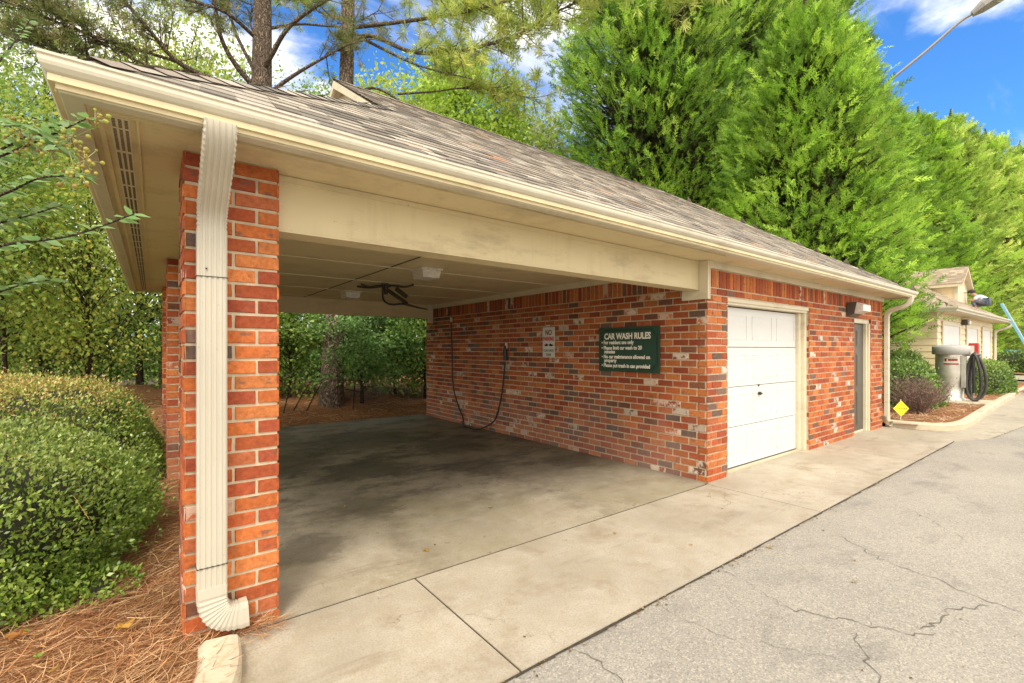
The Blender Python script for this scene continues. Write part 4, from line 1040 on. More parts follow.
for s, xe in ((-1, dx0 - ov), (1, dx1 + ov)):
    ze_ = dzt - ov * k_; a = Vector((xe, dy - .18, ze_)); b = Vector((dxm, dy - .18, dr_)); c_ = Vector((dxm, 6.5, dr_)); d_ = Vector((xe, 6.5, ze_)); t = Vector((0, 0, -.12))
    mb.add([a, b, c_, d_, a + t, b + t, c_ + t, d_ + t], [(0, 1, 2, 3), (4, 7, 6, 5), (0, 4, 5, 1), (0, 3, 7, 4)])
mb.build('dormer_eave', M['cream_trim'], dm)
mb = MB(); ln = math.hypot(dxm - dx0 + ov, dr_ - dzt + ov * k_)
shingles(mb, (dx0 - ov, 6.5, dzt - ov * k_ + .005), (dx0 - ov, dy - .2, dzt - ov * k_ + .005), Vector((dxm - dx0 + ov, 0, (dxm - dx0 + ov) * k_)).normalized(), lambda t: 0, lambda t: 6.7 - dy, ln, .14, cols=SH2)
shingles(mb, (dx1 + ov, dy - .2, dzt - ov * k_ + .005), (dx1 + ov, 6.5, dzt - ov * k_ + .005), Vector((-(dxm - dx0 + ov), 0, (dxm - dx0 + ov) * k_)).normalized(), lambda t: 0, lambda t: 6.7 - dy, ln, .14, cols=SH2)
mb.build('shingles', M['shingle'], dm)
WL2 = empty('wall_light', (20.9, by0 - .03, 2.33), 'small dark wall light between the white doors of the cream building', 'light')
mb = MB(); mb.box((20.75, by0 - .16, 2.24), (21.1, by0 - .025, 2.42), bev=.01); mb.build('housing', M['bronze'], WL2)
mb = MB(); mb.box((20.78, by0 - .21, 2.26), (21.07, by0 - .162, 2.38), bev=.01); mb.build('lens', M['lens'], WL2)

# person crouched on that roof beside the dormer (one continuous skinned body)
px_, py_ = 24.62, 3.16; pz_ = ze + (py_ - f0) * (rz - ze) / ins + .13
PR = empty('person', (px_, py_, pz_), 'person in a black cap and pale blue shirt crouching on the roof beside the dormer', 'person')
def skinned(name, pts, edges, rad, mat, parent):
    me = bpy.data.meshes.new(name); me.from_pydata([(px_ + b, py_ - a, pz_ + c) for a, b, c in pts], edges, [])
    o = bpy.data.objects.new(name, me); col.objects.link(o); m = o.modifiers.new('s', 'SKIN'); o.modifiers.new('b', 'SUBSURF').levels = 1
    for i, r in enumerate(rad): me.skin_vertices[0].data[i].radius = (r, r) if not isinstance(r, tuple) else r
    me.skin_vertices[0].data[0].use_root = True
    dg = bpy.context.evaluated_depsgraph_get(); dg.update(); m2 = bpy.data.meshes.new_from_object(o.evaluated_get(dg)); bpy.data.objects.remove(o)
    for p in m2.polygons: p.use_smooth = True
    return link(name, m2, mat, parent)
K = [(0, 0, .24), (-.08, -.02, .38), (-.22, -.03, .46), (-.29, -.03, .50), (-.35, -.03, .56), (-.38, -.03, .65),   # pelvis..head 0-5
     (-.20, -.20, .45), (-.32, -.26, .30), (-.48, -.20, .36),  # left arm
     (-.20, .15, .47), (-.34, .20, .34), (-.50, .14, .42),      # right arm
     (-.03, -.12, .24), (-.36, -.18, .30), (-.24, -.18, .03), (-.36, -.18, .01),   # legs folded
     (-.03, .12, .26), (-.32, .14, .38), (-.20, .12, .12), (-.32, .12, .10)]
Ed = [(0, 1), (1, 2), (2, 3), (3, 4), (4, 5), (2, 6), (6, 7), (7, 8), (2, 9), (9, 10), (10, 11), (0, 12), (12, 13), (13, 14), (14, 15), (0, 16), (16, 17), (17, 18), (18, 19)]
Rd = [.14, .13, .14, .055, .09, .085, .055, .045, .035, .055, .045, .035, .09, .065, .045, .04, .09, .065, .045, .04]
skinned('body', K, Ed, Rd, M['skin'], PR)
skinned('shirt', [K[0], K[1], K[2], (-.26, -.03, .49), K[6], (-.29, -.245, .34), K[9], (-.30, .185, .39)], [(0, 1), (1, 2), (2, 3), (2, 4), (4, 5), (2, 6), (6, 7)], [.15, .15, .155, .08, .07, .06, .07, .06], M['shirt'], PR)
skinned('trousers', [(0, 0, .26), K[12], K[13], (-.25, -.18, .07), K[16], K[17], (-.21, .12, .15)], [(0, 1), (1, 2), (2, 3), (0, 4), (4, 5), (5, 6)], [.155, .105, .082, .06, .105, .082, .06], M['jeans'], PR)
mb = MB(); hc = Vector((px_ - .03, py_ + .38, pz_ + .635)); mb.lathe((hc.x, hc.y, hc.z), [(.112, .0), (.115, .04), (.095, .085), (.05, .115), (.01, .12)], 16); mb.box(hc + Vector((-.06, .08, .0)), hc + Vector((.06, .21, .018))); mb.build('cap', M['cap'], PR)

# extension ladder leaning on the cream building's eave
LD = empty('ladder', (26.9, 1.7, 0), 'pale blue and silver extension ladder leaning on the eave of the cream building', 'ladder')
la0, la1 = Vector((26.9, 1.7, 0)), Vector((26.75, 3.0, 3.28)); du = (la1 - la0).normalized(); sdir = Vector((1, 0.0, 0)); sdir = (sdir - du * sdir.dot(du)).normalized()
for s in (-1, 1):
    mb = MB(); a = la0 + sdir * s * .2; b = la1 + sdir * s * .2; n_ = du.cross(sdir)
    pr = [a - sdir * .014 - n_ * .035, a + sdir * .014 - n_ * .035, a + sdir * .014 + n_ * .035, a - sdir * .014 + n_ * .035]; d_ = b - a
    mb.add(pr + [p + d_ for p in pr], [(0, 3, 2, 1), (4, 5, 6, 7), (0, 1, 5, 4), (1, 2, 6, 5), (2, 3, 7, 6), (3, 0, 4, 7)]); mb.build('rail', M['blue'] if s < 0 else M['alu'], LD)
n_r = int((la1 - la0).length / .3)
for k in range(n_r):
    p = la0 + du * (.2 + k * .3); mb = MB(); mb.tube([p - sdir * .19, p + sdir * .19], .016, 6); mb.build('rung', M['alu'], LD)

# red hose box beside the vacuum
rp = Vector((19.35, 2.74, 0)); RB = empty('fire_box', (rp.x, rp.y, .1), 'red steel fire extinguisher box on a thin post behind the vacuum', 'fire box')
mb = MB(); mb.tube([(rp.x, rp.y, .05), (rp.x, rp.y, 1.27)], .02, 8); mb.build('post', M['galv'], RB)
mb = MB(); mb.box((rp.x - .09, rp.y - .11, 1.27), (rp.x + .09, rp.y + .11, 1.64), bev=.02); mb.build('cabinet', M['red'], RB)
mb = MB(); mb.box((rp.x - .096, rp.y - .02, 1.32), (rp.x - .0905, rp.y + .09, 1.56), bev=.002); mb.build('door_window', M['plate'], RB)

# blue parked car and white parked car far beyond the hedge
def car(loc, rz, paint, label):
    o = empty('parked_car', (0, 0, 0), label, 'car', 'cars parked beyond the far hedge')
    prof = [(-2.2, .35), (-2.25, .75), (-2.1, .95), (-1.3, 1.02), (-.75, 1.42), (.55, 1.46), (1.25, 1.02), (2.05, .88), (2.25, .65), (2.2, .32)]
    mb = MB(); n = len(prof); vs = []
    for y, k in ((-.86, 0), (-.80, 1), (.80, 1), (.86, 0)):
        for x, z in prof:
            vs.append((x, y * (1 if z < 1.03 else .82), z + (.0 if k else -.03 * (z > .6))))
    fs = [tuple(range(n)), tuple(range(3 * n, 4 * n))[::-1]]
    for j_ in range(3):
        for i in range(n): l = (i + 1) % n; fs.append((j_ * n + i, (j_ + 1) * n + i, (j_ + 1) * n + l, j_ * n + l))
    mb.add(vs, fs); body = mb.build('body', paint, o)
    for s in (-1, 1):
        mb = MB(); mb.add([(x, s * (.735 if z > 1.1 else .868) , z) for x, z in ((-1.15, 1.05), (-.7, 1.36), (.5, 1.39), (1.05, 1.05))], [(0, 1, 2, 3), (3, 2, 1, 0)]); mb.build('window', M['glass'], o)
    mb = MB(); mb.add([(1.30, -.66, 1.04), (1.30, .66, 1.04), (.64, .62, 1.44), (.64, -.62, 1.44)], [(0, 1, 2, 3), (3, 2, 1, 0)]); mb.build('windscreen', M['glass'], o)
    for x in (-1.4, 1.4):
        for s in (-1, 1):
            mb = MB(); mb.tube([(x, s * .72, .32), (x, s * .88, .32)], .32, 20); w = mb.build('wheel', M['rubber'], o)
            mb = MB(); mb.tube([(x, s * .882, .32), (x, s * .888, .32)], .19, 14); mb.build('rim', M['alu'], w)
    o.location = loc; o.rotation_euler.z = rz; return o
car((46.0, 5.2, .0), R(70), M['car_paint'], 'blue parked car showing above the far hedge, right of the white one')
car((47.5, 7.9, .0), R(75), M['car_white'], 'white parked car showing above the far hedge beside the cream building corner')

# ================================================================== STREET LAMP
lpz = at(884, 85, 30.0); lp = Vector((lpz.x, lpz.y, 0)); tipd = at(972, 14, 27.5)
SL = empty('street_lamp', (lp.x, lp.y, 0), 'grey steel street lamp on a slanting arm rising behind the evergreens', 'street lamp')
zt = lpz.z
mb = MB(); mb.tube([(lp.x, lp.y, 0), (lp.x, lp.y, zt)], [.2, .14], 12); mb.build('pole', M['galv'], SL)
a0 = Vector((lp.x, lp.y, zt - .15)); mb = MB(); dd = tipd - a0
mb.tube(smooth_path([tuple(a0), tuple(a0 + dd * .04 + Vector((0, 0, .12))), tuple(a0 + dd * .5 + Vector((0, 0, .06))), tuple(a0 + dd * .85 + Vector((0, 0, .14))), tuple(tipd)], 6), .085, 8); mb.build('arm', M['galv'], SL)
hd = Vector((dd.x, dd.y, dd.z * .62)).normalized(); hs = Vector((-hd.y, hd.x, 0)).normalized(); hu = hs.cross(hd) * -1
if hu.z < 0: hu = -hu
mb = MB(); vs = []
for t, w, h0, h1 in ((0, .16, -.12, .14), (.5, .38, -.15, .32), (1.4, .50, -.15, .38), (2.3, .44, -.09, .29), (2.8, .19, 0, .17)):
    p = tipd + hd * t
    for a, b in ((-w, h0), (w, h0), (w, (h0 + h1) / 2), (w * .6, h1), (-w * .6, h1), (-w, (h0 + h1) / 2)): vs.append(p + hs * a + hu * b)
fs = [(0, 1, 2, 3, 4, 5), tuple(range(24, 30))[::-1]]
for i in range(4):
    for k in range(6): l = (k + 1) % 6; fs.append((i * 6 + k, i * 6 + l, i * 6 + 6 + l, i * 6 + 6 + k))
mb.add(vs, fs); hd_ = mb.build('lamp_head', M['galv'], SL)
mb = MB(); c_ = tipd + hd * 1.75 - hu * .13; vs = []
for (r, z) in ((1, 0), (.85, -.08), (.5, -.14), (.05, -.16)):
    for k in range(16):
        a = 2 * math.pi * k / 16; vs.append(c_ + hd * (math.cos(a) * .75 * r) + hs * (math.sin(a) * .38 * r) + hu * z * 1.4)
mb.add(vs, [(i * 16 + k, i * 16 + (k + 1) % 16, i * 16 + 16 + (k + 1) % 16, i * 16 + 16 + k) for i in range(3) for k in range(16)], smooth=True); mb.build('lens', M['lens'], hd_)
# ================================================================== VEGETATION
def ground_pt(u, d): p = at(u, 349.5, d); return Vector((p.x, p.y, 0))

def hedge(loc, r, label, n, leaf=.034, cols=None, seed=1, power=3.0, top_cols=None, group=None, name='hedge', sink=0.0, z0=.05, core=.86, straw=0):
    """clipped shrub mound: real leaves spread through the outer shell of a lumpy superellipsoid over a dark twiggy core"""
    rs = np.random.default_rng(seed); o = empty(name, (loc[0], loc[1], z0), label, 'shrub', group)
    def surf(D):
        k = 1 / (np.abs(D[:, 0]) ** power + np.abs(D[:, 1]) ** power + np.abs(D[:, 2]) ** power) ** (1 / power)
        f = 1 + .045 * np.sin(D[:, 0] * 7 + seed) * np.cos(D[:, 1] * 6) + .035 * np.sin(D[:, 2] * 11 + D[:, 0] * 9 + seed) + .02 * np.sin(D[:, 1] * 17 + D[:, 2] * 13)
        return D * (k * f)[:, None]
    A = np.array(r)
    D = unit(rs.normal(size=(int(n * 1.25), 3))); D = D[D[:, 2] > -.25]; D[:, 2] = np.abs(D[:, 2]) ** 1.0
    S = surf(D) * A; depth = 1 - rs.power(2.2, len(S)) * 0 - np.abs(rs.normal(0, .055, len(S))); depth += (rs.random(len(S)) < .05) * rs.uniform(.02, .10, len(S))
    hole = np.sin(D[:, 0] * 13 + seed) * np.sin(D[:, 1] * 11 + seed * 2) * np.sin(D[:, 2] * 15 + seed) + rs.normal(0, .12, len(S)); kp = ~((hole > .42) & (rs.random(len(S)) < .8)); S = S[kp]; D = D[kp]; depth = depth[kp]
    P = S * depth[:, None] + np.array([loc[0], loc[1], z0]); P[:, 2] = np.maximum(P[:, 2], z0 + rs.uniform(.0, .08, len(P)))
    nrm = unit(D / A); dirn = unit(nrm * .7 + rs.normal(0, .6, P.shape) + np.array([0, 0, .35]))
    # blade faces roughly outwards
    Zf = unit(nrm + rs.normal(0, .55, P.shape)); X = unit(np.cross(dirn, Zf)); Z = np.cross(X, dirn)
    cols = cols or [(.20, .31, .040), (.27, .39, .055), (.12, .20, .03), (.38, .48, .10)]
    t = pal(cols, len(P), rs, .25)
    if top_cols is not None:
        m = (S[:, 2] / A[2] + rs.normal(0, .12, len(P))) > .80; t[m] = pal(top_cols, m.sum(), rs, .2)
    scatter('foliage', LEAFV, LEAFF, P, X, dirn, Z, leaf * rs.uniform(.6, 1.25, len(P)), t, M['hedge_leaf'], o)
    if straw:   # stray shoots and pine needles caught on top
        mb = MB(); SP = []; SD = []
        for _ in range(straw):
            a = rs.uniform(0, 6.283); e = rs.uniform(.25, 1.5); dd = np.array([[math.cos(a) * math.cos(e), math.sin(a) * math.cos(e), math.sin(e)]]); q = Vector((surf(dd) * A)[0] + np.array([loc[0], loc[1], z0])); u_ = Vector(unit(dd / A)[0]); L = rs.uniform(.04, .12)
            t_ = q + (u_ + Vector(rs.normal(0, .35, 3))) * L; mb.tube([q - u_ * .05, t_], [.0022, .0012], 3, (.20, .16, .06, 0), False)
            for k in range(4): SP.append(tuple(q.lerp(t_, .3 + .25 * k))); SD.append(tuple(u_ + Vector(rs.normal(0, .7, 3))))
        mb.build('shoots', M['twig'], o)['kind'] = 'stuff'; SP = np.array(SP); X2, Y2, Z2 = frames(np.array(SD), rs); scatter('shoot_leaves', LEAFV, LEAFF, SP, X2, Y2, Z2, leaf * rs.uniform(.6, 1.2, len(SP)), pal(top_cols or cols, len(SP), rs, .2), M['hedge_leaf'], o)
        a = rs.uniform(0, 6.283, straw); e = rs.uniform(.5, 1.5, straw); dd = np.column_stack([np.cos(a) * np.cos(e), np.sin(a) * np.cos(e), np.sin(e)]); q = surf(dd) * A * 1.01 + np.array([loc[0], loc[1], z0]); X2, Y2, Z2 = frames(np.cross(dd, rs.normal(size=dd.shape)), rs)
        sv = scatter('caught_straw', [(-.008, -.5, 0), (.008, -.5, 0), (.012, .5, .03), (-.012, .5, .03)], [(0, 1, 2, 3)], q, X2, Y2, Z2, rs.uniform(.08, .16, straw), pal([(.55, .30, .12), (.45, .22, .09)], straw, rs), M['straw'], o); sv['kind'] = 'stuff'
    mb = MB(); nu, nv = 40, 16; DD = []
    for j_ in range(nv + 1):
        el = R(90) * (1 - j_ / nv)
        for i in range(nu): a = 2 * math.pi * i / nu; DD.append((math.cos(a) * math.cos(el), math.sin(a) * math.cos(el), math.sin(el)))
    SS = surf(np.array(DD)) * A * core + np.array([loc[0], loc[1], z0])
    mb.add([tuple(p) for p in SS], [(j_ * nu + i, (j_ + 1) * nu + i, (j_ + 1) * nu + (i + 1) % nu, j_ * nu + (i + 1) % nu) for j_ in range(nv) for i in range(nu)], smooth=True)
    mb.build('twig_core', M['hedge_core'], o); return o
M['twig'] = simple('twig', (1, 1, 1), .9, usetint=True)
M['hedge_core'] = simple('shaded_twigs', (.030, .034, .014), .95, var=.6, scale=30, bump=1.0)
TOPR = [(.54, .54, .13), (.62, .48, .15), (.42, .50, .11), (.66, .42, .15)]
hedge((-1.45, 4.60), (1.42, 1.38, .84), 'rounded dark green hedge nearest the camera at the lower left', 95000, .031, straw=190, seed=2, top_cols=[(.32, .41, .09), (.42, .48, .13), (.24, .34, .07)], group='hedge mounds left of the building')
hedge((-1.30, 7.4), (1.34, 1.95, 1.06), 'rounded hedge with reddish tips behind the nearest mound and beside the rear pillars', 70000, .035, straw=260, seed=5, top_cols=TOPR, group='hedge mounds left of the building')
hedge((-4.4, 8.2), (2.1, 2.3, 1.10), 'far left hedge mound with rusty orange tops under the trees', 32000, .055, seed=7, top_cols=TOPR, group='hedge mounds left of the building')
hedge((-.30, 3.60), (.24, .26, .13), 'low stray hedge twig creeping over the straw below the big hedge', 900, .034, seed=9, power=2, name='low_shrub', core=.5)
HC = [(.17, .29, .05), (.23, .38, .07), (.12, .22, .04), (.30, .45, .10)]
hedge((14.75, 3.62), (1.0, .95, 1.10), 'round green hedge between the downspout and the vacuum canister', 13000, .075, HC, seed=12, top_cols=[(.24, .36, .08)], group='clipped hedges on the island')
hedge((17.3, 3.95), (.9, .62, 1.32), 'green hedge just behind and left of the vacuum canister', 9000, .08, HC, seed=13, top_cols=[(.22, .33, .08)], group='clipped hedges on the island')
hedge((21.3, 2.90), (1.75, .75, 1.02), 'sunlit yellow green hedge to the right of the vacuum hose', 15000, .075, [(.14, .24, .04), (.20, .32, .06), (.09, .17, .03), (.26, .36, .08)], seed=14, top_cols=[(.30, .42, .08)], group='clipped hedges on the island')
hedge((42.5, 3.2), (1.3, 4.2, 1.28), 'distant clipped hedge across the drive beyond the ladder', 9000, .16, HC, seed=15, top_cols=[(.20, .31, .07)])
sheet('far_walk', [(33.0, -6), (38.5, -6), (38.5, 9), (33.0, 9)], .004, M['concrete'])
bed('straw_bed', 39, 60, -4, 14, lambda x, y: .06 + lump(x, y), M['litter'], .8)

# dormant brown shrub
o = empty('bare_shrub', (13.0, 2.70, .08), 'leafless brown twiggy shrub between the yellow diamond and the vacuum', 'shrub')
mb = MB(); tips = []
for k in range(120):
    a = rnd.uniform(0, 2 * math.pi); sp = rnd.uniform(.1, .72); h = rnd.uniform(.4, .82) * (1 - .25 * sp); b = Vector((13.0 + rnd.uniform(-.1, .1), 2.70 + rnd.uniform(-.1, .1), .06))
    m1 = b + Vector((math.cos(a) * sp * .5, math.sin(a) * sp * .5, h * .55)); e = b + Vector((math.cos(a) * sp, math.sin(a) * sp, h)); mb.tube([b, m1, e], [.008, .006, .003], 4, (.24, .16, .13, 0), False)
    for q in range(6):
        s = m1.lerp(e, rnd.random()); t = s + Vector((rnd.uniform(-.13, .13), rnd.uniform(-.13, .13), rnd.uniform(.03, .17))); mb.tube([s, t], [.005, .0025], 3, (.27, .18, .15, 0), False); tips.append(t)
mb.build('twigs', M['twig'], o)
P = np.array([tuple(rnd.choice(tips) + Vector((rnd.gauss(0, .05), rnd.gauss(0, .05), rnd.gauss(0, .05)))) for _ in range(1500)]); X, Y, Z = frames(nr.normal(size=P.shape), nr)
scatter('dry_leaves', LEAFV, LEAFF, P, X, Y, Z, nr.uniform(.02, .045, len(P)), pal([(.26, .16, .12), (.33, .22, .16), (.18, .12, .09), (.2, .17, .07)], len(P), nr), M['leaf'], o)

# ---------------------------------------------------------------- deciduous trees
def rand_ball(n, rs): v = unit(rs.normal(size=(n, 3))); return v * (rs.random((n, 1)) ** .42)
def decid(name, label, base, H, rc, z0, ncl, per, leaf, cols, tr=.12, seed=1, group=None, w=None, cat='tree', sig=.17, bend=(0, 0), squash=1.0, limbs=True):
    rs = np.random.default_rng(seed); base = Vector(base); o = empty(name, base, label, cat, group)
    zc_ = (z0 + H) / 2; A = np.array([rc, rc * squash, (H - z0) / 2]); C = np.array([base.x + bend[0], base.y + bend[1], base.z + zc_])
    cl = rand_ball(ncl, rs) * A * .92 + C
    tr_top = Vector((base.x + bend[0], base.y + bend[1], base.z + H * .88)); mb = MB()
    tp = [base + Vector((0, 0, -.05))]
    for k in range(1, 7):
        t = k / 6; p = base.lerp(tr_top, t) + Vector((rs.normal(0, .03 * H / 6), rs.normal(0, .03 * H / 6), 0)); tp.append(p)
    mb.tube(tp, [tr * (1 - .85 * k / 6) * (1.25 if k == 0 else 1) for k in range(7)], 9); mb.build('trunk', M['bark'], o)
    if limbs:
        mb = MB()
        for c in cl[:int(min(ncl, 70))]:
            h = max(.12, min(.92, (c[2] - base.z) / H * .72 + rs.uniform(-.08, .05))); i = h * 6; a = tp[int(i)].lerp(tp[min(6, int(i) + 1)], i - int(i)); c = Vector(c)
            m1 = a.lerp(c, .5) + Vector((rs.normal(0, .12), rs.normal(0, .12), -.06 * (c - a).length)); r0 = tr * .34 * (1 - h * .6)
            mb.tube([a, m1, c], [r0, r0 * .6, r0 * .2], 5, caps=False)
            for _ in range(3):
                e = c + Vector(rs.normal(0, sig * rc * 1.1, 3)); mb.tube([m1.lerp(c, .5), e], [r0 * .35, r0 * .12], 4, caps=False)
        mb.build('limbs', M['bark'], o)
    P = np.repeat(cl, per, 0) + rs.normal(0, 1, (ncl * per, 3)) * np.array([rc * sig, rc * sig, rc * sig * .62])
    P = P[P[:, 2] > base.z + .05]
    d_ = unit(rs.normal(0, .7, P.shape) + unit(P - C) * .6 + np.array([0, 0, -.25])); Zf = unit(rs.normal(0, .6, P.shape) + np.array([0, 0, .8])); X = unit(np.cross(d_, Zf)); Z = np.cross(X, d_)
    ci = rs.integers(0, len(cols), ncl); t = pal(cols, len(P), rs, .25, w)
    scatter('crown', BROADV, LEAFF, P, X, d_, Z, leaf * rs.uniform(.6, 1.3, len(P)), t, M['leaf'], o)
    return o
YG = [(.44, .56, .10), (.56, .64, .14), (.32, .44, .08), (.66, .64, .14), (.70, .58, .09)]
MG = [(.27, .42, .08), (.36, .52, .11), (.19, .32, .06), (.48, .58, .14)]
DG = [(.16, .27, .06), (.24, .38, .08), (.11, .20, .045), (.33, .45, .12)]
BG = [(.26, .44, .14), (.18, .34, .09), (.34, .50, .17)]
grp = 'woodland trees behind the building'
specs = [ # u, d, H, r, z0, clusters, per, leaf, palette, trunk, label
    (88, 9.0, 6.2, 2.0, .9, 110, 120, .075, YG, .045, 'slim yellow green sapling with a forked stem behind the left hedge'),
    (8, 9.6, 7.4, 2.3, 1.0, 110, 120, .08, YG, .05, 'thin stemmed yellow green tree at the left picture edge'),
    (-95, 7.0, 6.6, 2.0, .9, 120, 120, .08, MG, .07, 'leafy mid green tree reaching in from beyond the left picture edge'),
    (140, 13.5, 7.5, 2.4, 1.2, 95, 120, .095, MG, .09, 'mid green bushy tree just left of the rear pillars'),
    (45, 15.5, 13.0, 3.2, 3.6, 100, 120, .11, YG, .14, 'tall airy yellow green tree above the far left hedge'),
    (-40, 12.5, 11.5, 3.0, 2.8, 95, 120, .10, MG, .14, 'tall green tree filling the upper left corner'),
    (165, 17.0, 14.5, 3.3, 6.0, 120, 130, .12, YG, .16, 'tall open yellow green tree above the left end of the roof'),
    (235, 21.0, 15.0, 3.4, 5.5, 110, 120, .13, MG, .18, 'thin crowned tree directly behind the trunk of the left pine'),
    (318, 19.0, 12.5, 2.8, 4.0, 110, 120, .12, MG, .15, 'green tree showing between the two pine trunks'),
    (400, 22.0, 14.2, 3.3, 4.5, 230, 150, .17, YG, .17, 'yellow green tree rising right of the small roof gable'),
    (462, 20.0, 13.6, 3.2, 4.0, 240, 150, .17, [(.44, .60, .08), (.56, .70, .12), (.34, .48, .06)], .16, 'bright lime green tree above the middle of the ridge'),
    (528, 24.0, 14.0, 3.2, 4.5, 200, 140, .18, [(.44, .52, .14), (.56, .60, .22), (.32, .40, .10), (.62, .58, .32)], .17, 'pale olive tree between the lime tree and the first evergreen'),
    (585, 27.0, 12.5, 3.2, 4.0, 190, 130, .20, YG, .17, 'pale yellow green tree low behind the first evergreen'),
]
for i, (u, d, H_, r_, z0_, nc, per, lf, pl_, tr_, lab_) in enumerate(specs):
    g = ground_pt(u, d); g.z = .1; decid('broadleaf_tree', lab_, g, H_, r_, z0_, nc, per, lf, pl_, tr_, seed=20 + i, group=grp, w=[3, 3, 3, 1.2, .5] if len(pl_) == 5 else None)
# understory shrubs framed by the open back of the bay and along the left
us = [(290, 11.2, 3.2, 1.5, MG, 'bright leafy shrub at the left of the bay opening'), (322, 12.9, 4.2, 1.9, MG, 'dark bush directly behind the big pine trunk'), (362, 11.3, 3.0, 1.3, BG, 'pale green feathery shrub right of the big pine trunk'),
      (395, 12.7, 3.8, 1.7, BG, 'dark leafy bush near the right side of the bay opening'), (425, 12.6, 3.2, 1.4, MG, 'green shrub touching the far end of the brick bay wall'), (250, 15.0, 4.2, 2.0, MG, 'green shrub hidden mostly by the front brick pillar'),
      (205, 13.0, 3.6, 1.9, DG, 'dark shrub low behind the rear pillars'), (110, 14.5, 3.4, 2.1, MG, 'green shrub between the left hedge and the saplings'), (40, 13.2, 3.2, 2.0, DG, 'dark green shrub above the middle of the far left hedge'), (-25, 11.5, 3.3, 1.9, MG, 'green shrub at the left picture edge above the hedge')]
for i, (u, d, H_, r_, pl_, lab_) in enumerate(us):
    g = ground_pt(u, d); g.z = .12 if d < 14 else .2; decid('understory_shrub', lab_, g, H_, r_, .05, 75, 110, .085, pl_, .04, seed=60 + i, group='shrubs at the edge of the woods', cat='shrub', sig=.15)
g = ground_pt(1013, 36); decid('broadleaf_tree', 'pale greyish green small tree behind the ladder', g, 5.6, 2.1, 1.0, 70, 70, .16, [(.22, .22, .10), (.30, .27, .15), (.16, .18, .07)], .1, seed=81)
# dark wood beyond everything, a mass nobody could count
rs = np.random.default_rng(5); n = 34000
ang = rs.uniform(R(15), R(132), n); rad = rs.uniform(30, 46, n); z = rs.power(.75, n) * (4.6 + 2.2 * np.sin(ang * 9) + 1.4 * np.sin(ang * 23))
P = np.column_stack([np.cos(ang) * rad, np.sin(ang) * rad, z]); X, Y, Z = frames(rs.normal(size=P.shape), rs)
o = scatter('far_woods', BROADV, LEAFF, P, X, Y, Z, rs.uniform(.25, .5, n), pal(MG, n, rs), M['leaf']); tag(o, 'far dark green woods closing the view low behind all the trees', 'woods', None, 'stuff')
# slim bare stems and fallen sticks inside the opening
for i, (u0, v0, u1, v1, d, lab_) in enumerate([(283, 424, 290, 378, 9.7, 'slim leaning green sapling stem beside the front pillar in the bay opening'), (292, 414, 312, 380, 9.9, 'thin bare stick curving up left of the pine trunk'),
                                         (306, 412, 322, 382, 10.1, 'thin arching stick leaning to the pine trunk'), (353, 408, 352, 372, 10.6, 'short upright stem right of the pine trunk')]):
    a, b = at(u0, v0, d), at(u1, v1, d); a.z = .1; mb = MB(); mb.tube([a, a.lerp(b, .5) + Vector((.05, 0, .12)), b], [.014, .011, .006], 6)
    o = mb.build('sapling', M['bark'], loc=a); tag(o, lab_, 'stem', 'thin saplings in the bay opening')

# ---------------------------------------------------------------- evergreens (feathery upswept sprays)
def spray_template():
    V = []; F = []; rs = random.Random(4)
    def leaflet(a, b, w):
        a, b = Vector(a), Vector(b); d_ = (b - a).normalized(); s = d_.cross(Vector((rs.uniform(-.4, .4), rs.uniform(-.4, .4), 1))).normalized() * w; n = len(V); m_ = a.lerp(b, .45)
        V.extend([tuple(a), tuple(m_ - s), tuple(b), tuple(m_ + s)]); F.append((n, n + 1, n + 2, n + 3))
    leaflet((0, 0, 0), (0, .55, .02), .036); leaflet((0, .45, .02), (0, 1.0, .10), .032)
    for k in range(7):
        t = .12 + k * .12; s = 1 if k % 2 else -1; L = .34 * (1 - t * .55)
        leaflet((0, t, .02 * k * .2), (s * L * .72, t + L * .8, rs.uniform(-.04, .12)), .033)
        leaflet((0, t + .04, .0), (-s * L * .6, t + .04 + L * .75, rs.uniform(-.08, .10)), .030)
    return V, F
SPV, SPF = spray_template()
